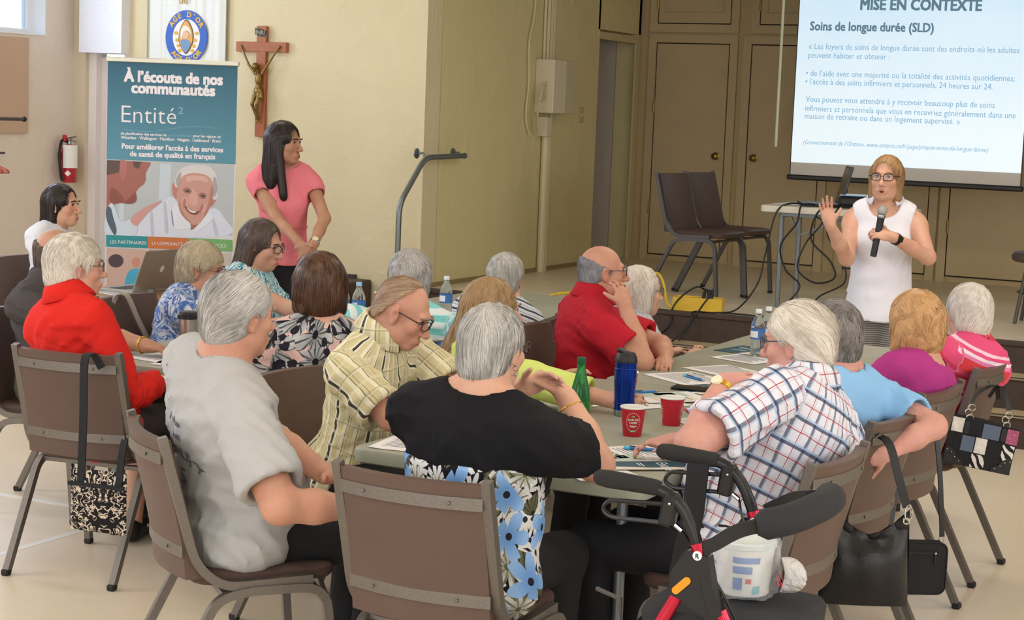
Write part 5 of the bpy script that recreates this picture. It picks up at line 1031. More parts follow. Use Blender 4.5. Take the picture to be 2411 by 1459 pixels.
# ------------------------------------------------------------------ chairs and tables
def hammered(name, col, rough=.4):
    t = NT(name, rough, .6, .5); o = t.obj(); n = t.noise(o, 420, 2); t.color(t.mix(t.step(n, .35, .65), tuple(x*.72 for x in rgb(col)[:3])+(1,), rgb(col))); t.bump(n, .4, .002); return t.m
m_hf = hammered('frame_hammered', '#7d7770'); m_hfd = hammered('frame_hammered_dark', '#5c5a58')
m_vin = plain('vinyl_brown', '#66534a', .07, .5, .15, 260); m_vins = plain('vinyl_brown_seat', '#55443c', .08, .5, .15, 260)
m_rub = mat('rubber_foot', '#222021', .7)
def square_tube(pts, a=.0125): return MB().tube(pts, 1., flat=(a, a, (1, 0, 0)))
def make_chair(label, x, y, rz, z=0., group=None, frame=None, back='#', dark=False):
    fm = m_hfd if dark else m_hf; vm = m_vins if dark else m_vin
    t = thing('stacking_chair', label, 'chair', (x, y, z), R(rz), group)
    def bow(u): return -.035*(1-(2*u-1)**2)          # backrest bows to the rear in plan
    def by(zz): return -.165-(zz-.45)*.265           # rear lean
    nu, nv = 12, 8
    def surf(off, wid=.205):
        return lambda u, v: ((2*u-1)*wid, by(.47+.38*v)+bow(u)+off-(.018*(1-v)**4 if off < 0 else 0), .455+.395*v)
    b = MB(); b.grid(surf(-.012), nu, nv).grid(lambda u, v: surf(.022)(1-u, v), nu, nv)
    n1 = (nu+1)*(nv+1); F = lambda i, j: i*(nv+1)+j; B_ = lambda i, j: n1+(nu-i)*(nv+1)+j
    for i in range(nu): b.f += [(F(i, nv), F(i+1, nv), B_(i+1, nv), B_(i, nv)), (F(i, 0), B_(i, 0), B_(i+1, 0), F(i+1, 0))]
    for j in range(nv): b.f += [(F(0, j), F(0, j+1), B_(0, j+1), B_(0, j)), (F(nu, j), B_(nu, j), B_(nu, j+1), F(nu, j+1))]
    b.build('backrest', vm, t, True)
    for zz in (.80, .535):
        sp = MB().tube([((2*u-1)*.208, by(zz)+bow(u)-.0165-(.006 if zz < .6 else 0), zz) for u in np.linspace(0, 1, 13)], 1., flat=(.0165, .0025)).build('back_strap', fm, t)
        for u in (.2, .8): MB().ball(((2*u-1)*.208, by(zz)+bow(u)-.022-(.006 if zz < .6 else 0), zz), (.005, .003, .005), 8, 5).build('screw', fm, sp, True)
    for s in (-1, 1):
        square_tube(arcpts([(s*.218, by(.86)-.002, .862), (s*.218, by(.5), .5), (s*.218, -.10, .432), (s*.218, .16, .44)], .06, 5)).build('upright', fm, t, True)
        square_tube(arcpts([(s*.226, -.31, .012), (s*.226, -.115, .40), (s*.226, -.03, .418), (s*.226, .05, .418)], .07, 5)).build('leg', fm, t, True)
        square_tube(arcpts([(s*.226, .05, .418), (s*.226, .2, .418), (s*.226, .235, .012)], .08, 5)).build('leg', fm, t, True)
        for yy in (-.312, .235): MB().box((s*.226, yy, .012), (.03, .032, .024), None, .005).build('foot_cap', m_rub, t)
    MB().box((0, -.085, .405), (.44, .022, .016)).build('stretcher', fm, t); MB().box((0, .17, .408), (.44, .022, .016)).build('stretcher', fm, t)
    st_ = MB(); P_ = rrect(.41, .42, .07, 4, 0, .035)
    for k, (zz, sc) in enumerate(((.432, .97), (.44, 1.), (.462, 1.), (.472, .95), (.476, .8), (.478, .4))): st_.v += [(p[0]*sc, .035+(p[1]-.035)*sc, zz) for p in P_]
    n = len(P_)
    for k in range(5): st_.f += [(k*n+i, k*n+(i+1) % n, (k+1)*n+(i+1) % n, (k+1)*n+i) for i in range(n)]
    st_.f += [tuple(range(n))[::-1], tuple(5*n+i for i in range(n))]; st_.build('seat', m_vins, t, True)
    return t
_ch0 = make_chair('brown stacking chair under the woman in black shrug and floral top', -2.148, 4.13, 0)
def chair(label, x, y, rz, z=0., dark=False):
    c = copy_tree(_ch0) if not dark else make_chair(label, x, y, rz, z, None, dark=True)
    c.location = (x, y, z); c.rotation_euler = (0, 0, R(rz)); c['label'] = label; c['group'] = 'brown stacking chairs'; return c
_ch0['group'] = 'brown stacking chairs'
for l, x, y, rz in (
    ('brown chair under the heavy man in grey T-shirt', -2.90, 4.185, -40.6), ('brown chair holding the damask bag, under the red jacket', -4.255, 5.26, 6.7),
    ('brown chair under the man in white plaid shirt, beside the walker', -1.575, 4.83, 86), ('brown chair with the black leather handbag hanging from it', -1.61, 5.63, 84),
    ('brown chair under the magenta top, with black strap over its back', -1.62, 6.33, 84.3), ('brown chair with patchwork handbag, under the pink striped top', -1.60, 7.11, 86.5),
    ('brown chair under the woman in blue and white floral blouse', -4.965, 6.6, -88), ('brown chair under the young woman in white blouse at left edge', -6.68, 7.75, -86),
    ('brown chair under the bald-crowned man in dark grey shirt', -5.03, 5.86, -80), ('brown chair under the man in beige striped plaid shirt', -3.09, 5.12, -95),
    ('brown chair under the woman in aqua striped sweater', -3.60, 6.36, 60), ('brown chair under the woman in navy striped blouse', -3.62, 7.13, 89),
    ('brown chair under the woman in pink black-flowered blouse', -3.58, 5.60, 80), ('brown chair under the woman in lime green cardigan', -2.93, 5.84, -90),
    ('brown chair under the man in red polo shirt', -3.02, 6.92, -88), ('brown chair under the woman in grey paisley blouse', -3.08, 7.62, -90),
    ('brown chair under the woman in turquoise leaf-print dress', -5.06, 7.40, -90)): chair(l, x, y, rz)
chair('empty dark chair on the stage, nearer of the two', -4.19, 11.58, -97, .54, True); 
c2 = chair('empty dark chair on the stage, farther of the two behind the first', -4.17, 12.08, -97, .54, True)
for o in (bpy.data.objects[c2.name],): o['group'] = 'brown stacking chairs'
# grey blow-moulded folding tables
m_tbl = plain('table_grey', '#9d9f8e', .04, .42, .12, 90); m_leg = mat('table_leg_grey', '#7d8488', .4, .6)
def folding_table(label, cx_, cy_, L, W_, rz, h=.74, z=0., top=None, group=None, name='folding_table', cap=None):
    t = thing(name, label, 'table', (cx_, cy_, z), R(rz), group); tm = top or m_tbl; b = MB(); P_ = rrect(L, W_, .05, 4); n = len(P_)
    for zz, k in ((-.045, .985), (-.04, 1.), (-.008, 1.), (-.002, .994), (0, .98)): b.v += [(p[0]-math.copysign(1, p[0])*(1-k)*.5, p[1]-math.copysign(1, p[1])*(1-k)*.5, h+zz) for p in P_]
    for k in range(4): b.f += [(k*n+i, k*n+(i+1) % n, (k+1)*n+(i+1) % n, (k+1)*n+i) for i in range(n)]
    b.f += [tuple(range(n))[::-1], tuple(4*n+i for i in range(n))]; b.build('tabletop', tm, t, True)
    for sx in (-1, 1):
        x = sx*(L/2-min(.17, L*.13))
        for sy in (-1, 1):
            l = MB().cyl((x, sy*(W_/2-.13), .012), (x, sy*(W_/2-.13), h-.05), .0165, 12).build('leg', m_leg, t, True); MB().cyl((x, sy*(W_/2-.13), 0), (x, sy*(W_/2-.13), .05), .021, 10).build('foot_cap', cap or m_rub, l, True)
        MB().cyl((x, -(W_/2-.13), h-.065), (x, W_/2-.13, h-.065), .0165, 10).build('leg_crossbar', m_leg, t, True)
        MB().tube([(x, 0, h-.08), (x-sx*.06, 0, h-.2), (x-sx*.42, 0, h-.05)], 1., flat=(.012, .004, (0, 1, 0))).build('leg_brace', m_leg, t)
    for sy in (-1, 1): MB().box((0, sy*(W_/2-.09), h-.055), (L-.25, .03, .022)).build('side_rail', m_leg, t)
    return t
folding_table('grey folding table nearest the camera, covered with cups and papers', -2.275, 5.475, 1.83, .97, 90, group='grey folding tables')
folding_table('grey folding table beyond the first, before the presenter', -2.24, 7.315, 1.83, .94, 90, group='grey folding tables')
folding_table('grey folding table in front of the woman in red jacket', -4.215, 6.39, 1.83, .87, 90, group='grey folding tables')
folding_table('far grey folding table in the second row, before the stage steps', -4.215, 8.23, 1.83, .87, 90, group='grey folding tables')
folding_table('white folding table on the stage carrying laptop and projector', -3.10, 11.15, .90, .70, 2, .71, .54, plain('table_white', '#c8c3b2', .03, .45, .1, 90), 'grey folding tables', cap=mat('foot_cream', '#d3c193', .6))
wt = folding_table('brown wood-topped folding table with the silver laptop', -6.02, 7.83, .85, .62, 90, .72, 0, mat('table_wood', '#a37c4f', .4, var=(9, .2)), None, 'wooden_table')
# padded stool at the right edge of the stage
sl = thing('padded_stool', 'round dark padded stool on the stage at the right edge', 'stool', (-1.93, 11.75, .54))
MB().lathe([(0, .40), (.17, .40), (.185, .415), (.185, .44), (.17, .462), (.1, .47), (0, .472)], 28).build('seat', mat('stool_brown', '#54463e', .5), sl, True)
for a in (45, 135, 225, 315): MB().cyl((.10*math.cos(R(a)), .10*math.sin(R(a)), .40), (.17*math.cos(R(a)), .17*math.sin(R(a)), .0), .012, 10).build('leg', m_hfd, sl, True)
MB().tube([(.135*math.cos(R(a)), .135*math.sin(R(a)), .2) for a in range(0, 360, 20)], .007, 6, closed=True).build('ring_rail', m_hfd, sl, True)
# ------------------------------------------------------------------ small things on the tables
m_cupred = mat('cup_red', '#c01f32', .4); m_cupw = mat('cup_white', '#efece4', .5); m_coffee = mat('coffee', '#3a2a22', .15); m_cupgreen = mat('cup_green', '#6cb26c', .5)
def cup(label, x, y, z, rz, fill=True):
    t = thing('paper_cup', label, 'cup', (x, y, z), R(rz), 'red paper cups')
    MB().lathe([(0, .002), (.029, .002), (.0295, 0), (.0305, .003), (.041, .108)], 28).build('wall', m_cupred, t, True); MB().lathe([(.041, .106), (.0435, .108), (.0435, .112), (.041, .114), (.0395, .110), (.0385, .09), (.035, .05)], 28).build('rolled_rim', m_cupw, t, True)
    MB().lathe([(0, .082), (.0378, .082)], 24).build('coffee', m_coffee, t)
    def on(a, zz, off=.0008): r_ = .0305+(.041-.0305)*zz/.108+off; return (r_*math.sin(a), -r_*math.cos(a), zz)
    for face in (0, 1):
        d = MB()
        for k in range(26):
            q = 2*PI*k/26; a, zz = .62*math.cos(q)*1., .057+.036*math.sin(q)
            p = on(a+PI*face, zz); d.ball(p, .0017, 6, 4)
        d.build('dotted_wreath', m_cupw, t)
        for s_, sz, zz in (('JOUR DES', .0115, .063), ('CAMPS', .0115, .051)):
            o = text(s_, sz, m_cupw, t, Matrix.Identity(4), 'lettering', 'CENTER', .0004, fit=.036 if s_[0] == 'J' else .026, depth=.0001)
            for v in o.data.vertices: a = v.co.x/.036; v.co = Vector(on(a+PI*face, zz+v.co.y, .0006+v.co.z*.5))
        for w_, zz, hh in ((.024, .043, .003), (.016, .0375, .0016)): MB().grid(lambda u, v: on((u-.5)*w_/.036+PI*face, zz+(v-.5)*hh), 8, 1).build('small_print', m_cupw, t)
        MB().grid(lambda u, v: on((u-.5)*.5+PI*face, .0235+(v-.5)*.007+.0015*math.cos((u-.5)*6)), 8, 1).build('ribbon', m_cupgreen, t); MB().ball(on(PI*face, .079, 0), (.006, .002, .0035), 10, 6).build('green_emblem', m_cupgreen, t, True)
    t.scale = (1, 1, .86); return t
TZ = .7405
cup('red paper cup nearest the camera, beside the blue tumbler', -2.129, 5.299, TZ, 24); cup('red paper cup left of the plaid-shirted man’s hand', -2.097, 5.571, TZ, 108)
cup('red paper cup behind the green glass bottle', -2.43, 5.46, TZ, 80); cup('red paper cup behind the blue tumbler, in the lime cardigan woman’s hand', -2.45, 6.02, TZ, 20); cup('red paper cup on the far table, beside the aqua striped sleeve', -4.52, 7.75, TZ, 40)
# bottles
def bottle_prof(r_, h): return [(0, .002), (r_*.85, .0), (r_, .01), (r_*.93, .03), (r_, .045), (r_*.95, .065), (r_, .085), (r_, h*.62), (r_*.93, h*.7), (r_*.6, h*.82), (r_*.40, h*.88), (r_*.40, h*.94)]
m_clear = mat('clear_plastic', '#eaf2f6', .05, trans=.95, ior=1.25); m_water = mat('label_blue', '#3f74bb', .5); m_capw = mat('cap_white', '#e9eef2', .4); m_capb = mat('cap_blue', '#9fc6e2', .4)
def water(label, x, y, capm=None, r_=.032, h=.205):
    t = thing('water_bottle', label, 'bottle', (x, y, TZ), 0, 'clear water bottles'); MB().lathe(bottle_prof(r_, h), 24).build('bottle', m_clear, t, True)
    MB().lathe([(0, h*1.01), (r_*.44, h*1.01), (r_*.46, h*.93), (r_*.40, h*.92)], 18).build('cap', capm or m_capw, t, True)
    l = MB().lathe([(r_+.0006, h*.36), (r_+.0006, h*.58)], 24).build('label', m_water, t, True); MB().grid(lambda u, v: ((r_+.0012)*math.cos(R(-150+80*u)), (r_+.0012)*math.sin(R(-150+80*u)), h*(.40+.14*v)), 8, 1).build('label_print', m_capw, l, True); return t
water('clear water bottle with blue label beside the steel tumbler', -4.373, 5.993); water('clear water bottle with pale blue cap, nearer of the pair behind the brown bob', -4.30, 7.154, m_capb); water('clear water bottle half hidden behind its pale-capped neighbour', -4.36, 7.11, m_capb)
water('clear water bottle behind the aqua striped woman', -4.15, 7.75); water('clear water bottle left of the white-haired man’s glasses', -2.434, 7.50); water('clear water bottle standing just behind its twin by the white-haired man', -2.43, 7.63); water('water bottle at the back, beside the ash-blond woman’s head', -4.45, 6.92)
# green glass bottle
gb = thing('green_bottle', 'green plastic soda bottle with dark green cap', 'bottle', (-2.272, 5.188, TZ)); m_gg = mat('green_bottle', '#3da35a', .06, trans=.75, ior=1.3)
MB().lathe([(0, .003), (.030, 0), (.034, .008), (.0345, .06), (.0335, .12), (.029, .155), (.019, .195), (.0135, .22), (.0135, .235)], 28).build('bottle', m_gg, gb, True); MB().lathe([(0, .258), (.0145, .257), (.0155, .236), (.014, .234)], 20).build('cap', mat('cap_green', '#1c5a3a', .4), gb, True)
lb = MB().grid(lambda u, v: (.0352*math.cos(R(-190+150*u)), .0352*math.sin(R(-190+150*u)), .045+.07*v), 14, 1).build('label', mat('label_green', '#2e8a4c', .5), gb, True); MB().grid(lambda u, v: (.0358*math.cos(R(-172+50*u)), .0358*math.sin(R(-172+50*u)), .06+.035*v), 8, 1).build('yellow_print', mat('print_yellow', '#d7d05a', .5), lb, True); MB().grid(lambda u, v: (.0358*math.cos(R(-80+35*u)), .0358*math.sin(R(-80+35*u)), .05+.055*v), 6, 1).build('white_print', m_capw, lb, True)
# blue tumbler, steel tumbler
bt = thing('blue_tumbler', 'metallic blue travel tumbler with black lid', 'tumbler', (-2.301, 5.639, TZ)); m_bl = mat('blue_metal', '#173a9c', .22, .75)
MB().lathe([(0, .022), (.0355, .022), (.036, .06), (.0385, .12), (.040, .15), (.0375, .17), (.0395, .19)], 28).build('body', m_bl, bt, True); MB().lathe([(0, 0), (.034, 0), (.0355, .004), (.0355, .022)], 28).build('steel_base', m_steel, bt, True)
ld = MB().lathe([(.0395, .188), (.040, .193), (.037, .208), (.030, .222), (0, .224)], 24).build('lid', m_dark, bt, True); MB().box((-.012, 0, .225), (.045, .03, .014), (0, R(18), 0), .005).build('flip_spout', m_dark, ld)
for z in (.045, .165): MB().lathe([(.0385, z), (.0395, z+.002), (.0385, z+.004)], 24).build('groove_ring', m_bl, bt, True)
s2 = thing('steel_tumbler', 'brushed steel travel tumbler with black lid', 'tumbler', (-4.308, 5.833, TZ)); MB().lathe([(0, 0), (.034, 0), (.036, .004), (.040, .15)], 28).build('body', mat('steel_brushed', '#b3aca4', .35, .9), s2, True); MB().lathe([(.040, .148), (.046, .15), (.046, .166), (.040, .17), (.038, .178), (0, .18)], 28).build('lid', m_dark, s2, True)
# papers, brochures, pens, phone
m_pap = mat('paper_white', '#e6e4e2', .6); m_ink = mat('print_grey', '#8d8f96', .7); m_teal = mat('print_teal', '#24505f', .5); m_cream_ = mat('print_cream', '#d9cfbb', .6); m_photo = mat('print_photo', '#a8665a', .6); m_green = mat('print_pale_green', '#b4c6b4', .6)
PZ = [0]
def paper(label, x, y, rz, w_=.216, h_=.28, kind='text', z=None, name='paper_sheet', cat='paper', curl=.0):
    zz = (z if z is not None else TZ); t = thing(name, label, cat, (x, y, zz), R(rz), 'papers on the tables')
    MB().grid(lambda u, v: ((u-.5)*w_, (v-.5)*h_, .0016+curl*max(0, abs(u-.5)-.3)**2*8), 8, 4).grid(lambda u, v: ((.5-u)*w_, (v-.5)*h_, .0004+curl*max(0, abs(u-.5)-.3)**2*8), 8, 4).build('sheet', m_pap, t)
    T0 = .0021+curl*.02; d = MB()
    def strip(x0, y0, x1, y1, m, nm): MB().box(((x0+x1)/2*w_, (y0+y1)/2*h_, T0), (abs(x1-x0)*w_, abs(y1-y0)*h_, .0006)).build(nm, m, t)
    if kind == 'text':
        for i in range(11): L_ = .38-.2*((i*37) % 10)/10; strip(-.4, .33-.065*i, L_, .345-.065*i, m_ink, 'text_line')
        strip(-.4, .40, -.1, .43, m_teal, 'heading')
    elif kind == 'form':
        for i in range(6): strip(-.38, .26-.05*i, .3-.08*(i % 3), .272-.05*i, m_ink, 'text_line')
        for i in range(4): strip(-.3+.16*i, -.12, -.2+.16*i, -.09, m_teal, 'small_icon')
        strip(-.38, .36, -.15, .40, m_photo, 'logo'); strip(-.2, -.2, .35, -.17, m_ink, 'text_line'); strip(-.2, -.3, .35, -.28, m_ink, 'text_line')
    elif kind == 'brochure':
        b = MB(); b.v += [(-.5*w_, -.5*h_, T0), (.1*w_, -.5*h_, T0), (.28*w_, 0, T0), (.2*w_, .25*h_, T0), (.32*w_, .5*h_, T0), (-.5*w_, .5*h_, T0)]; b.f.append((0, 1, 2, 3, 4, 5)); b.build('teal_cover', m_teal, t)
        strip(.30, -.5, .5, .5, m_cream_, 'cream_band'); text('Entité', .05, m_capw, t, Matrix.Translation((-.32*w_, .1*h_, T0+.0006)) @ Matrix.Rotation(0, 4, 'Z'), 'lettering', depth=.0002); strip(-.3, -.1, .1, -.085, m_capw, 'text_line'); strip(-.3, -.14, .05, -.125, m_capw, 'text_line')
    elif kind == 'photo':
        strip(-.45, -.4, -.05, .35, m_green, 'photo'); strip(-.4, -.1, -.2, .2, m_photo, 'photo_faces'); strip(.0, -.3, .42, .3, m_cream_, 'pale_panel')
        for i in range(3): strip(.05, .2-.1*i, .35, .215-.1*i, m_ink, 'text_line')
    return t
paper('printed sheets at the left corner of the near table', -2.62, 4.74, 8, kind='text', curl=.01); paper('form lying under the blue pen beside the walker', -2.03, 4.99, -38, kind='form', w_=.216, h_=.30)
paper('open photo leaflet under the form, by the floral woman’s elbow', -1.99, 4.86, -42, kind='photo', z=TZ-.0003); paper('teal brochure at the near right table corner', -1.885, 4.85, -52, .12, .25, 'brochure', z=TZ+.003, name='brochure', cat='brochure'); paper('white sheet with round portrait under the walker handle', -1.99, 4.68, -40, .216, .2, 'form')
paper('printed form between the blue tumbler and red cups', -2.34, 5.93, -30, kind='form'); paper('blank-backed folder beside the lime cardigan cuff', -2.56, 5.78, -26, .23, .3, 'plain'); paper('photo leaflet under the blue pen behind the tumbler', -2.31, 6.10, -40, kind='photo', z=TZ+.003)
paper('white handout under the far blue pen', -2.43, 6.62, -35, .3, .25, 'text'); paper('table of figures beyond the far blue pen', -2.38, 6.93, -30, .27, .25, 'text'); paper('small leaflet under the black phone', -2.28, 6.38, -20, .16, .2, 'brochure', name='brochure', cat='brochure')
paper('folded printed sheet right of the nearest cups', -1.98, 5.72, -30, kind='photo'); paper('handout under the plaid man’s forearm', -1.93, 5.95, -24, kind='form'); paper('dark-headed leaflet beside the water bottles', -2.43, 7.33, -20, .25, .2, 'text'); paper('teal folder behind the water bottles', -2.52, 7.62, -12, .2, .26, 'brochure', name='brochure', cat='brochure')
paper('white pages before the grey-haired woman in light blue', -1.95, 6.5, 5, .22, .3, 'text'); paper('thick white handout on the second table, right of the red jacket', -4.12, 5.70, 12, .35, .3, 'text'); paper('sheet under the gold-braceleted hand', -4.32, 5.72, -10, .22, .28, 'text'); paper('white sheet on the far second table', -4.2, 7.55, 10, .3, .25, 'text')
m_pen = mat('pen_blue', '#1f73b8', .3); m_penl = mat('pen_light_blue', '#58b8dc', .3)
def pen(label, x, y, rz, z=.006):
    t = thing('pen', label, 'pen', (x, y, TZ+z), R(rz), 'blue pens'); MB().cyl((-.05, 0, 0), (.05, 0, 0), .0055, 12).build('barrel', m_pen, t, True); MB().cyl((-.07, 0, 0), (-.05, 0, 0), .0058, 12).build('clicker', m_penl, t, True)
    MB().tube([(.05, 0, 0), (.066, 0, 0), (.072, 0, 0)], [.0045, .003, .001], 10).build('tip', m_steel, t, True); MB().box((-.03, 0, .0065), (.045, .003, .002)).build('clip', m_dark, t); return t
pen('blue pen lying on the form beside the walker handle', -1.985, 5.06, 12, .0085); pen('blue pen on the white handout near the red polo’s hand', -2.40, 6.61, -35); pen('blue pen on the leaflet just right of the tumbler', -2.42, 6.12, 55, .009); pen('blue pen by the gold-braceleted hand on the second table', -4.26, 5.74, 10)
ph = thing('phone', 'black smartphone lying on a leaflet on the near table', 'phone', (-2.31, 6.34, TZ+.003), R(5)); MB().box((0, 0, .005), (.15, .075, .01), None, .004).build('body', m_dark, ph); MB().box((0, 0, .0102), (.135, .066, .0006)).build('screen', mat('phone_glass', '#0b0b0e', .05), ph)
# ---- silver laptop and its mouse and cables on the wooden table
m_alu2 = mat('laptop_aluminium', '#a9a59d', .4, .6); lp = thing('laptop', 'silver laptop open on the brown wooden table', 'laptop', (-6.10, 7.78, .7205), R(-93)); MB().box((0, 0, .008), (.36, .25, .016), None, .004).build('base', m_alu2, lp)
li = MB().box((0, 0, .12), (.36, .008, .24), None, .003); LM = Matrix.Translation((0, .125, .016)) @ Matrix.Rotation(R(-22), 4, 'X'); li.v = [tuple(LM @ Vector(v)) for v in li.v]; lo_ = li.build('lid', m_alu2, lp)
lg = MB().prism(ell(0, .125, .016, .02, 20), .0042, .005, 'y'); lg.v = [tuple(LM @ Vector(v)) for v in lg.v]; lg.build('round_emblem', mat('emblem_pale', '#d8d6d2', .3), lo_); MB().box((0, -.01, .0165), (.3, .11, .001)).build('keyboard', m_dark, lp)
hd = thing('headset', 'black headset with blue cable lying beside the silver laptop', 'headset', (-5.93, 8.02, .721), R(30)); MB().tube([(.07*math.cos(R(a)), 0, .02+.1*math.sin(R(a))) for a in range(0, 181, 15)], .006, 8).build('headband', m_dark, hd, True)
for s in (-1, 1): MB().ball((s*.065, 0, .03), (.018, .03, .03), 14, 8).build('ear_cup', m_dark, hd, True)
MB().tube(bez([(-.06, .0, .03), (-.1, .03, .11), (-.05, .06, .13), (0, .06, .05), (.03, .06, .006), (.1, .03, .006)], 6), .004, 6).build('cable', mat('cable_blue', '#2f6fae', .4), hd, True)
paper('sheaf of papers at the near edge of the wooden table', -6.08, 7.60, 70, .22, .3, 'text', z=.7205)
# ---- things on the stage
m_lapd = mat('laptop_dark', '#3d4146', .35, .3); l2 = thing('laptop', 'dark laptop on the stage table seen from behind', 'laptop', (-3.24, 11.1, 1.2505), R(-68)); MB().box((0, -.0, .01), (.36, .25, .02), None, .004).build('base', m_dark, l2)
d = MB().box((0, 0, .125), (.36, .012, .25), None, .004); LM = Matrix.Translation((0, .125, .02)) @ Matrix.Rotation(R(-14), 4, 'X'); d.v = [tuple(LM @ Vector(v)) for v in d.v]; ld2 = d.build('lid', m_lapd, l2); d = MB().box((0, -.007, .128), (.335, .002, .215)); d.v = [tuple(LM @ Vector(v)) for v in d.v]; d.build('screen', mat('laptop_screen', '#26292d', .12), ld2)
pj = thing('projector', 'black projector with pale blue lit top on the stage table', 'projector', (-2.93, 11.1, 1.2505), R(12)); MB().box((0, 0, .045), (.34, .26, .07), None, .02).build('body', m_dark, pj); MB().box((0, 0, .082), (.33, .25, .006), None, .003).build('top_cover', mat('projector_top', '#8fb6d6', .2), pj)
MB().lathe([(.03, 0), (.036, .0), (.036, .02), (.028, .022), (0, .012)], 20, rot=(R(-90), 0, 0), c=(.09, .13, .05)).build('lens', m_dark, pj, True)
for sx in (-1, 1):
    for sy in (-1, 1): MB().cyl((sx*.13, sy*.09, 0), (sx*.13, sy*.09, .012), .01, 8).build('foot', m_rub, pj)
paper('loose white pages hanging over the left end of the stage table', -3.40, 11.02, 20, .22, .16, 'plain', z=1.2505); paper('white pages beside the projector on the stage table', -2.74, 10.93, 4, .18, .12, 'text', z=1.2505)
m_cab = mat('cable_black', '#131315', .5); 
def cable(label, pts, r_=.006, m=None, name='power_cable'): return tag(MB().tube(bez(pts, 8), r_, 6).build(name, m or m_cab, None, True), label, 'cable')
cable('black cable falling from the laptop in a long loop to the stage edge', [(-3.28, 10.98, 1.262), (-3.36, 10.84, 1.264), (-3.42, 10.77, 1.2), (-3.47, 10.76, .95), (-3.50, 10.72, .75), (-3.62, 10.7, .58), (-3.75, 10.66, .549), (-3.88, 10.60, .549), (-3.86, 10.54, .50), (-3.9, 10.42, .38)])
cable('black cable winding down beside the left table leg', [(-3.2, 10.96, 1.262), (-3.26, 10.79, 1.262), (-3.28, 10.77, 1.15), (-3.38, 10.78, 1.0), (-3.34, 10.78, .85), (-3.24, 10.78, .75), (-3.33, 10.76, .62), (-3.4, 10.74, .549), (-3.6, 10.70, .549), (-3.72, 10.68, .549)])
cable('black projector cable hanging in a teardrop loop', [(-3.05, 10.95, 1.262), (-3.1, 10.78, 1.262), (-3.16, 10.77, 1.2), (-3.18, 10.77, 1.05), (-3.05, 10.78, .92), (-3.02, 10.78, .82), (-3.14, 10.78, .78), (-3.26, 10.78, .86), (-3.22, 10.78, 1.02), (-3.12, 10.78, 1.16), (-3.17, 10.78, 1.2)])
cable('black cord dropping from the projector to the stage floor', [(-3.0, 10.95, 1.262), (-3.02, 10.77, 1.255), (-3.08, 10.77, 1.1), (-2.98, 10.78, .95), (-2.95, 10.77, .8), (-3.1, 10.75, .70), (-3.14, 10.72, .62), (-3.16, 10.7, .549), (-3.2, 10.66, .549)])
yb = thing('power_box', 'yellow power distribution box at the stage edge', 'power box', (-3.90, 10.75, .54), R(12)); m_yel = mat('box_yellow', '#e0b93a', .45)
b = MB(); b.box((0, .06, .045), (.32, .012, .09)); b.box((0, -.06, .045), (.32, .012, .09)); b.box((0, 0, .006), (.32, .13, .012)); b.box((-.155, 0, .045), (.012, .13, .09)); b.box((.155, 0, .045), (.012, .13, .09)); b.box((.05, 0, .05), (.2, .12, .07), None, .006); b.build('tray', m_yel, yb)
MB().box((-.1, 0, .075), (.09, .1, .01)).build('carry_handle', m_yel, yb)
for k, (x, rr) in enumerate(((.03, 10), (.06, -8), (.08, 4))): MB().tube([(x, 0, .08), (x+.005, 0, .12), (x+R(rr)*.1, .0, .15)], [.013, .011, .004], 8).build('plug', m_dark, yb, True)
cable('black cord from the yellow box over the stage edge', [(-3.86, 10.75, .68), (-3.9, 10.70, .70), (-3.98, 10.66, .64), (-4.02, 10.6, .56), (-4.02, 10.56, .45), (-4.05, 10.36, .375), (-4.1, 10.3, .3)])
cable('second black cord dropping from the yellow box down the steps', [(-3.83, 10.75, .68), (-3.79, 10.68, .67), (-3.82, 10.62, .60), (-3.88, 10.55, .48), (-3.95, 10.45, .372), (-3.98, 10.32, .37), (-3.98, 10.28, .2)])
cable('yellow extension cord looping up behind the chair leg', [(-4.25, 10.55, .50), (-4.28, 10.62, .57), (-4.25, 10.72, .72), (-4.22, 10.8, .76), (-4.17, 10.8, .70), (-4.12, 10.78, .56), (-4.03, 10.77, .56)], .009, mat('cord_yellow', '#dcb92c', .45), 'extension_cord')
cable('yellow extension cord arching along the stage edge', [(-4.98, 10.5, .50), (-4.92, 10.62, .56), (-4.8, 10.68, .59), (-4.6, 10.7, .58), (-4.4, 10.69, .555), (-4.25, 10.68, .555)], .009, MATS['cord_yellow'], 'extension_cord')
# ------------------------------------------------------------------ microphone, handbags, walker
I = PP['T']; Wr, f_, n_, tips = I['hand']['L']; hc = Wr+f_*.075+n_*.026
mw = rotz(190) @ hc+I['root']; mc = thing('microphone', 'black wireless microphone with silver mesh head in the presenter’s hand', 'microphone', tuple(mw), 0, rot=(R(-8), R(6), 0))
MB().lathe([(0, -.12), (.0155, -.12), (.0165, -.11), (.0175, .0), (.0185, .075), (.0205, .085)], 20).build('handle', m_dark, mc, True); MB().lathe([(.0205, .083), (.0225, .09), (.0225, .098), (.0205, .1)], 20).build('collar_ring', m_steel, mc, True)
MB().ball((0, 0, .122), (.0255, .0255, .029), 20, 14).build('mesh_head', mat('mic_mesh', '#b4b3b0', .45, .7, bump=(900, 1., .002)), mc, 'all')
m_blk = mat('leather_black', '#18191c', .38, var=(15, .2), bump=(140, .35, .002)); m_chr = mat('chrome', '#c9cac8', .12, 1.); m_fab = mat('canvas_black', '#1b1c20', .8, bump=(120, .2, .002))
def strapline(pts, w_, name, m, parent, ref=(0, 1, 0)): return MB().tube(bez(pts, 6), 1., flat=(w_/2, .003, ref)).build(name, m, parent, True)
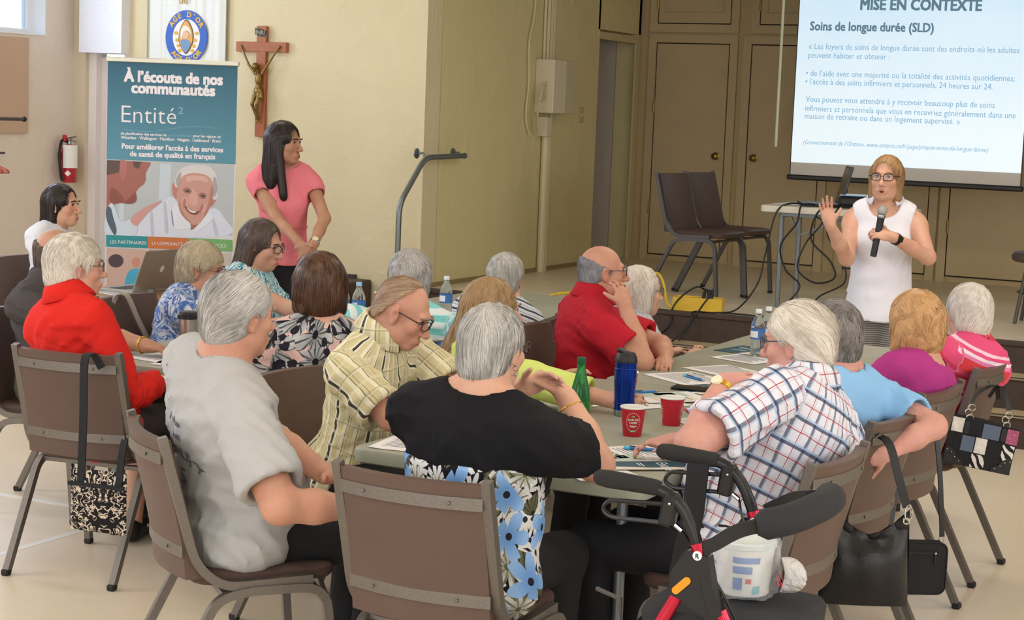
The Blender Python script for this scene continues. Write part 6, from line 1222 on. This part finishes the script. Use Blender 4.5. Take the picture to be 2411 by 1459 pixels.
# slouchy black leather handbag on the second right-hand chair (local x runs along the view, bag faces the camera)
hb = thing('handbag', 'slouchy black leather handbag hanging from a chair back', 'handbag', (-1.345, 5.36, .285), R(26))
def slouch(y, s):
    def fn(u, v):
        a = 2*u-1; wid = .155-.025*v; z = .335*v; top = -.09*(1-abs(a)**1.6)*max(0, v-.55)/.45; bul = (.055*math.sin(PI*min(v*1.15, 1))+.02*(1-v))*(1-a*a)**.5; fold = .008*math.sin(a*9+v*4)*v
        return (a*wid+.012*(v-.5), y+s*(bul+fold), z+top)
    return fn
b = MB(); b.grid(slouch(0, -1), 22, 16).grid(lambda u, v: slouch(0, 1)(1-u, v), 22, 16); b.grid(lambda u, v: slouch(0, (2*v-1))(u, 0), 22, 4); b.build('body', m_blk, hb, 'all')
for s in (-1, 1):
    g = MB().tube([(s*.122+.010*math.cos(R(a)), -.022, .30+.010*math.sin(R(a))) for a in range(0, 360, 30)], .0035, 6, closed=True).build('grommet', m_chr, hb, True)
    MB().tube([(s*.122+.006, -.022+.004, .322+.024*math.sin(R(a))) if 0 else (s*.122+.006+.012*math.cos(R(a)), -.02, .328+.026*math.sin(R(a))) for a in range(0, 360, 24)], .0028, 6, closed=True).build('ring', m_chr, hb, True)
strapline([(-.118, -.015, .345), (-.10, -.0, .45), (-.05, .02, .53), (.0, .05, .575), (.03, .07, .572), (.06, .03, .55), (.09, .0, .45), (.122, -.015, .345)], .028, 'strap', m_blk, hb, (1, 0, 0))
# small black purse on the third chair
pu = thing('purse', 'small flat black purse on a long strap', 'purse', (-1.345, 6.03, .165), R(30)); P_ = rrect(.25, .205, .035, 5, 0, .105)
MB().prism(P_, -.022, .022, 'y').build('body', m_fab, pu); MB().tube([(p[0]*.99, -.023, p[1]) for p in P_], .003, 6, closed=True).build('edge_piping', m_blk, pu); MB().box((.0, -.0235, .165), (.19, .003, .006)).build('zip', m_dark, pu)
zp = MB().ball((.075, -.026, .165), .006, 8, 6).build('zip_puller', m_chr, pu, True); MB().box((.075, -.027, .14), (.005, .003, .04)).build('zip_tab', m_blk, pu)
MB().tube([(.105+.01*math.cos(R(a)), 0, .214+.012*math.sin(R(a))) for a in range(0, 360, 30)], .0025, 6, closed=True).build('ring', m_chr, pu, True)
strapline([(.105, 0, .225), (.1, .005, .3), (.085, .03, .5), (.065, .07, .66), (.045, .11, .698), (.02, .14, .67), (-.05, .1, .45), (-.11, .0, .21)], .02, 'strap', m_blk, pu, (1, .2, 0))
# patchwork bag on the fourth chair
pw = thing('patchwork_handbag', 'black patchwork handbag with zebra and silver squares on chrome rings', 'handbag', (-1.325, 6.88, .475), R(12), rot=(0, R(8), R(14)))
MB().prism([(-.17, 0), (.17, 0), (.185, .24), (-.165, .25)], -.045, .045, 'y').build('body', m_fab, pw)
zb = NT('zebra', .6); x = zb.obj(); wv = zb.n('ShaderNodeTexWave', wave_type='BANDS', bands_direction='DIAGONAL'); zb.put(wv.inputs['Vector'], x); wv.inputs['Scale'].default_value = 13; wv.inputs['Distortion'].default_value = 5; zb.color(zb.mix(zb.math('GREATER_THAN', wv.outputs['Fac'], .5), rgb('#17171a'), rgb('#e6e3dd')))
m_sil = mat('patch_silver', '#d9d6cf', .2, .6, var=(30, .35)); m_pink = mat('patch_pink', '#c9668c', .5, var=(90, .5)); m_den = mat('patch_blue_leather', '#5a6a82', .35)
for x0, x1, z0, z1, m, n in ((-.165, -.098, .165, .245, m_sil, 'silver_patch'), (-.098, -.005, .165, .242, m_fab, 'black_patch'), (-.005, .09, .16, .238, m_den, 'blue_patch'), (.118, .182, .155, .235, m_pink, 'pink_patch'), (-.10, -.03, .075, .16, m_den, 'blue_patch'), (-.03, .035, .075, .162, m_sil, 'silver_patch'), (.11, .175, .06, .152, zb.m, 'zebra_patch'), (-.035, .04, -.0, .074, zb.m, 'zebra_patch')):
    MB().box(((x0+x1)/2, -.0465, (z0+z1)/2), (x1-x0-.004, .005, z1-z0-.004), None, .002).build(n, m, pw)
for s, x in ((-1, -.125), (1, .13)):
    cp = MB().prism([(x+s*.045, .002), (x+s*.045, .085), (x+s*.02, .085), (x-s*.01, .06), (x-s*.02, .04), (x-s*.05, .025), (x-s*.055, .002)], -.052, -.046, 'y').build('corner_patch', m_blk, pw)
    for dx, z in ((.035, .07), (.01, .06), (-.01, .04), (-.035, .022)): MB().ball((x+s*dx, -.053, z), .004, 8, 5).build('stud', m_chr, cp, True)
for x in (-.085, .105):
    MB().prism(rrect(.026, .07, .012, 3, x, .2), -.056, -.049, 'y').build('strap_tab', m_blk, pw)
    for k in range(3): MB().tube([(x+.006*(-1)**k+.017*math.cos(R(a)), -.04+.004*k, .25+.026*k+.017*math.sin(R(a))) for a in range(0, 360, 24)], .003, 6, closed=True).build('chain_ring', m_chr, pw, True)
strapline([(-.085, -.03, .325), (-.07, -.02, .37), (-.03, -.0, .41), (.0, .02, .425), (.02, .04, .42), (.0, .06, .36)], .018, 'handle', m_blk, pw, (1, 0, 0)); strapline([(.105, -.03, .325), (.09, -.02, .37), (.06, 0, .42), (.04, .02, .43), (.03, .04, .42), (.05, .06, .36)], .024, 'handle', m_blk, pw, (1, 0, 0))
# damask cloth bag behind the red jacket's chair
dm = thing('cloth_bag', 'black and cream damask cloth bag on a long black strap', 'bag', (-3.985, 4.885, .235), R(8))
def damask():
    t = NT('damask', .85); o = t.obj(); x = t.xyz(o); ax = t.math('ABSOLUTE', t.math('SUBTRACT', x[0], .03)); cv = t.n('ShaderNodeCombineXYZ'); t.put(cv.inputs[0], ax); t.put(cv.inputs[1], x[2])
    f = t.noise(cv.outputs[0], 24, 1, 2.2); g = t.noise(cv.outputs[0], 34, 1, 1.6); m = t.math('MAXIMUM', t.math('MULTIPLY', t.math('GREATER_THAN', f, .52), t.math('LESS_THAN', f, .585)), t.math('MULTIPLY', t.math('GREATER_THAN', g, .585), t.math('LESS_THAN', g, .65))); t.color(t.mix(m, rgb('#1a171a'), rgb('#d3c4ae'))); return t.m
bb = MB(); bb.grid(lambda u, v: ((u-.5)*.225, -.022*math.sin(PI*u)**.5*math.sin(PI*v)**.5, .225*v), 12, 12).grid(lambda u, v: ((.5-u)*.225, .022*math.sin(PI*u)**.5*math.sin(PI*v)**.5, .225*v), 12, 12); bb.build('body', damask(), dm, 'all'); MB().box((0, -.019, .172), (.225, .006, .014)).build('black_band', m_fab, dm)
strapline([(-.065, -.012, .17), (-.06, -.01, .4), (-.062, -.004, .6), (-.06, .02, .632), (-.055, .05, .625), (-.03, .06, .58)], .03, 'strap', m_fab, dm, (1, 0, 0)); strapline([(.085, -.012, .16), (.09, -.0, .28), (.09, .02, .34)], .026, 'strap', m_fab, dm, (1, 0, 0))
# pale strap over the floral blouse woman's chair, blue jacket over the lime woman's chair
tag(strapline([(-5.235, 6.46, .70), (-5.235, 6.50, .82), (-5.225, 6.53, .858), (-5.19, 6.55, .855), (-5.165, 6.60, .74), (-5.135, 6.66, .62), (-5.11, 6.70, .55)], .03, 'bag_strap', mat('strap_beige', '#b7aa98', .6), None, (0, 1, 0)), 'beige bag strap slung over the chair of the blue floral blouse', 'strap')
bj = MB(); bj.grid(lambda u, v: (-3.31+.10*math.sin(PI*v)-.035*math.sin(u*14)*(.25+abs(v-.5)), 5.60+.42*u, .885-.36*abs(v-.5)**1.2*2*(1-.15*math.sin(u*9))), 26, 18); bj = bj.build('blue_jacket', plain('fleece_blue', '#1f6fb8', .12), None, 'all'); tag(bj, 'bright blue jacket draped over the lime cardigan woman’s chair', 'jacket')
sm_ = bj.modifiers.new('thickness', 'SOLIDIFY'); sm_.thickness = .008
# ---- rollator walker
wk = thing('rollator_walker', 'red and black rollator walker parked beside the table', 'walker', (-1.36, 3.95, 0)); m_wr = mat('walker_red', '#c3173a', .22, .55, coat=.4); m_wb = mat('walker_black', '#141416', .32); m_foam = mat('foam_black', '#232222', .85, bump=(300, .3, .001)); m_pad = mat('pad_black', '#26272b', .8, bump=(90, .35, .003))
for s in (-1, 1):
    y = s*.20
    MB().tube(arcpts([(-.02, y, .92), (.02-.02, y, .918), (.045, y, .80)], .05), .0135, 12).build('handle_tube', m_wb, wk, True) if 0 else None
    MB().tube(arcpts([(-.215, y, .935), (-.03, y, .928), (.035, y, .80), (.05, y, .68)], .08, 7), .0145, 12).build('handle_tube', m_wb, wk, True)
    MB().tube([(-.235, y, .936), (-.225, y, .936), (-.2, y, .935), (-.12, y, .932), (-.08, y, .930), (-.07, y, .930)], [.012, .019, .0215, .020, .019, .015], 16).build('grip', m_foam, wk, True)
    br = MB().box((-.045, y, .885), (.04, .03, .085), (0, R(8), 0), .008).build('brake_housing', m_wb, wk); MB().tube(arcpts([(-.05, y, .895), (-.2, y, .885), (-.215, y, .86), (-.19, y, .845), (-.06, y, .85)], .02), .0055, 8).build('brake_lever', m_wb, br, True); MB().cyl((-.03, y, .85), (-.012, y, .838), .006, 8).build('cable_end', m_chr, br, True); MB().ball((-.04, y-.017*1, .9), .004, 8, 5).build('screw', m_chr, br, True)
    MB().cyl((.028, y, .815), (.037, y, .787), .0185, 14).build('red_collar', m_wr, wk, True)
    MB().tube([(.04, y, .79), (.055, y, .70), (.085, y, .62), (.10, y, .56)], [.018, .02, .018, .017], 12).build('inner_tube', m_wb, wk, True)
    MB().prism([(.005, .80), (.06, .79), (.075, .72), (.10, .66), (.07, .64), (-.0, .68), (-.03, .69), (-.03, .74)], y-.018, y+.018, 'y').build('hinge_plate', m_wb, wk)
    MB().prism(rrect(.018, .055, .009, 4), y-.0215, y-.018, 'y', Matrix.Translation((0, 0, .715)) @ Matrix.Rotation(R(45), 4, 'Y')).build('orange_reflector', mat('reflector_orange', '#e0951c', .3), wk) if s < 0 else None
    MB().prism(ell(.035, .79, .011, .011, 16), y-.0215, y-.017, 'y').build('side_badge', m_capw, wk); 
    if s < 0: text('R', .016, m_dark, wk, xz(.030, y-.022, .784), 'lettering', depth=.0002, bold=.0004)
    for (x0, z0, x1, z1) in ((-.015, .685, -.33, .11), (.09, .665, .36, .11)):
        MB().cyl((x0, y, z0), (x1, y, z1), .0155, 14).build('leg_tube', m_wr, wk, True); w2 = MB().lathe([(.02, -.015), (.085, -.016), (.1, -.008), (.1, .008), (.085, .016), (.02, .015)], 24, rot=(R(90), 0, 0), c=(x1, y, .1)).build('wheel', m_rub, wk, True); MB().lathe([(0, -.014), (.07, -.012), (.07, .012), (0, .014)], 16, rot=(R(90), 0, 0), c=(x1, y, .1)).build('hub', m_dark, w2, True)
    MB().tube(bez([(-.012, y, .838), (.02, y-.03*s, .78), (.10, y-.02*s, .68), (.2, y-.015*s, .5), (.32, y-.02*s, .25)], 6), .0035, 6).build('brake_cable', m_wb, wk, True)
bar = [(.03, -.20, .80), (.07, -.215, .82), (.13, -.2, .86), (.22, -.14, .885), (.26, -.04, .90), (.26, .06, .90), (.22, .15, .885), (.13, .2, .86), (.06, .2, .82)]
MB().tube(bez(bar, 6), 1., flat=(.016, .006, (0, 0, 1))).build('backrest_bar', m_wb, wk, True); pb = bez(bar, 6)[14:36]; MB().tube(pb, [.022]+[.036]*(len(pb)-2)+[.022], 14).build('backrest_pad', m_pad, wk, True)
sp = MB(); P_ = rrect(.36, .37, .05, 4, .06, 0); n = len(P_)
for zz, k in ((.585, .94), (.592, 1.), (.625, 1.02), (.642, .97), (.648, .8), (.646, .3)): sp.v += [(.06+(p[0]-.06)*k, p[1]*k, zz-.008*(p[0] > .15)) for p in P_]
for k in range(5): sp.f += [(k*n+i, k*n+(i+1) % n, (k+1)*n+(i+1) % n, (k+1)*n+i) for i in range(n)]
sp.f += [tuple(range(n))[::-1], tuple(5*n+i for i in range(n))]; sp.build('seat', m_pad, wk, True)
pch = MB().grid(lambda u, v: (-.14-.03*math.sin(PI*u), -.16+.32*u, .57-.22*v), 10, 4).grid(lambda u, v: (.02, .16-.32*u, .57-.22*v), 10, 4).build('front_pouch', m_fab, wk, 'all')
MB().tube([(-.12, .19, .925), (-.125, .185, .80), (-.15, .17, .62)], 1., flat=(.028, .004, (1, 0, 0))).build('hanging_strap', m_fab, wk)
MB().tube([(-.26, -.1, .64), (-.19, -.12, .63), (-.18, -.14, .58), (-.23, -.15, .53), (-.2, -.16, .50), (-.1, -.17, .52)], .006, 6).build('wire_basket_loop', m_hfd, wk, True)
# bucket of wipes in a clear bag on the walker seat, small bottle in the pouch
bk = thing('plastic_tub', 'white plastic tub with blue print in a knotted clear bag', 'tub', (-1.30, 4.0, .648), R(20)); MB().lathe([(0, 0), (.058, 0), (.062, .004), (.071, .118)], 32).build('tub', m_wht, bk, True); MB().lathe([(.071, .116), (.076, .118), (.076, .13), (.072, .134), (.066, .132), (0, .128)], 32).build('lid', mat('lid_pale', '#d7dfdc', .4), bk, True)
def lab(a0, a1, z0, z1, m, n): MB().grid(lambda u, v: ((.0625+.0755*(z0+(z1-z0)*v)+.0004)*math.cos(R(a0+(a1-a0)*u)), (.0625+.0755*(z0+(z1-z0)*v)+.0004)*math.sin(R(a0+(a1-a0)*u)), z0+(z1-z0)*v), 10, 1).build(n, m, bk, True)
m_lb = mat('tub_blue', '#6f8fc8', .5); lab(-115, -60, .085, .1, m_lb, 'blue_print'); lab(-115, -75, .06, .078, m_lb, 'blue_print'); lab(-115, -95, .02, .05, m_lb, 'blue_print'); lab(-88, -76, .036, .048, mat('tub_red', '#d0635c', .5), 'red_print'); lab(-72, -55, .01, .03, mat('tub_teal', '#7fc4cc', .5), 'teal_print')
rg = np.random.default_rng(5); pbm = mat('clear_bag', '#f2f4f5', .12, alpha=.22, spec=1., bump=(22, .8, .02)); 
def bagf(u, v): 
    a = 2*PI*u; r_ = (.078+.006*math.sin(a*5+v*7)+.004*math.sin(a*11-v*9))*(1 if v < .8 else 1-.3*(v-.8)/.2); return (r_*math.cos(a)+.012*v, r_*math.sin(a), .15*v-.0)
MB().grid(bagf, 48, 12).build('clear_bag', pbm, bk, 'all')
kn = MB(); kn.grid(lambda u, v: (.085+.06*math.sin(PI*v)*(.6+.4*math.cos(2*PI*u*2+v*5)), -.04+.06*math.sin(2*PI*u)*math.sin(PI*v)*(.8+.3*math.sin(9*u)), .10-.085*v+.03*math.cos(2*PI*u)*math.sin(PI*v)), 30, 12); kn.build('bag_knot', mat('bag_white', '#e9e7e2', .35, alpha=.75, bump=(40, .9, .02)), bk, 'all')
sb = thing('small_bottle', 'small clear bottle with white cap in the walker pouch', 'bottle', (-1.47, 3.85, .52)); MB().lathe([(0, 0), (.022, 0), (.023, .05), (.02, .065), (.011, .08), (.011, .085)], 18).build('bottle', m_clear, sb, True); MB().lathe([(0, .104), (.014, .104), (.0145, .084), (.011, .083)], 16).build('cap', m_capw, sb, True)
# bronze figure of the crucifix
m_brz = mat('bronze', '#8d7540', .35, .8, var=(40, .3)); fgp = [Pr('e', V3(0, -.06, .375), (.025, .018, .045), k=.015), Pr('e', V3(-.004, -.06, .30), (.028, .02, .035), k=.015), Pr('c', V3(-.02, -.065, .28), V3(-.032, -.085, .20), .017, .012, k=.01), Pr('c', V3(-.032, -.085, .20), V3(-.008, -.055, .10), .012, .008, k=.008), Pr('c', V3(.012, -.065, .28), V3(.012, -.09, .20), .017, .012, k=.01), Pr('c', V3(.012, -.09, .20), V3(-.004, -.055, .10), .012, .008, k=.008), Pr('c', V3(-.006, -.052, .105), V3(-.008, -.06, .07), .010, .007, k=.006), Pr('e', V3(-.022, -.072, .465), (.02, .022, .026), k=.006), Pr('c', V3(-.01, -.06, .43), V3(-.02, -.07, .455), .011, .010, k=.008)]
for s in (-1, 1): fgp += [Pr('c', V3(s*.03, -.06, .415), V3(s*.085, -.062, .485+.005*s), .0105, .0085, k=.01), Pr('c', V3(s*.085, -.062, .485+.005*s), V3(s*.158, -.05, .6), .0085, .006, k=.006), Pr('e', V3(s*.162, -.048, .607), (.009, .008, .011), k=.005)]
V, Q = field_mesh([Pr(p.kind, *[(a+np.array([0, 0, .03])) if isinstance(a, np.ndarray) and a.shape == (3,) else a for a in p.a], k=p.k) for p in fgp], .0042); np_mesh('bronze_figure', V, Q, m_brz, cx)
V, Q = field_mesh([Pr('e', V3(-.002, -.062, .325), (.034, .026, .03), k=.01), Pr('c', V3(.025, -.07, .335), V3(.034, -.066, .28), .012, .014, k=.01)], .004, folds=.003); np_mesh('loincloth', V, Q, m_brz, cx)
V, Q = field_mesh([Pr('e', V3(-.024, -.066, .503), (.023, .02, .02), k=.01), Pr('c', V3(-.035, -.06, .495), V3(-.036, -.06, .46), .012, .008, k=.01)], .004, folds=.002); np_mesh('bronze_hair', V, Q, m_brz, cx)

hb.scale = (.92, .92, .92); pu.scale = (.88, .88, .9); pw.scale = (.74, .74, .76)
# print on the back of the grey T-shirt: lettering laid onto the cloth
from mathutils.bvhtree import BVHTree
def shirt_print(info, items, m):
    so = [o for o in info['t'].children if o.name.startswith('shirt')][0]; bv = BVHTree.FromPolygons([v.co[:] for v in so.data.vertices], [p.vertices[:] for p in so.data.polygons]); Rt, P = info['Rt'], info['P']
    for s_, sz, x0, z0, arc, al in items:
        o = text(s_, sz, m, so, Matrix.Identity(4), 'shirt_print', 'CENTER', .0012, depth=.0)
        for v in o.data.vertices:
            x, z = v.co.x, v.co.y
            if arc: a = x/arc; x, z = (arc+z)*math.sin(a), (arc+z)*math.cos(a)-arc
            o_ = P+Rt @ V3(x0+x, -.5, z0+z); d = Rt @ V3(.0, 1, 0); h = bv.ray_cast(Vector(o_), Vector(d))
            if h[0] is not None: v.co = h[0]-Vector(d)*.0025
            else: v.co = Vector(P)
shirt_print(PP['H'], [('THE', .026, .02, .34, 0, 0), ('QUALITY', .048, .02, .28, .15, 0), ('5', .075, .02, .19, 0, 0), ('* * *', .045, .02, .375, 0, 0)], mat('shirt_print_dark', '#6b6d72', .9))

def waist_ring(info, z, m, r_=.005):
    so = [o for o in info['t'].children if o.name.startswith('shirt')][0]; bv = BVHTree.FromPolygons([v.co[:] for v in so.data.vertices], [p.vertices[:] for p in so.data.polygons]); pts = []
    for i in range(48):
        a = 2*PI*i/48; d = Vector((math.cos(a), math.sin(a), 0)); h = bv.ray_cast(Vector((info['P'][0], info['P'][1], z))+d*.5, -d)
        if h[0] is not None: pts.append(h[0]+d*.001)
    MB().tube(pts, r_, 6, closed=True).build('waist_seam', m, so, True)
waist_ring(PP['F'], 1.075, MATS['lace_coral'])
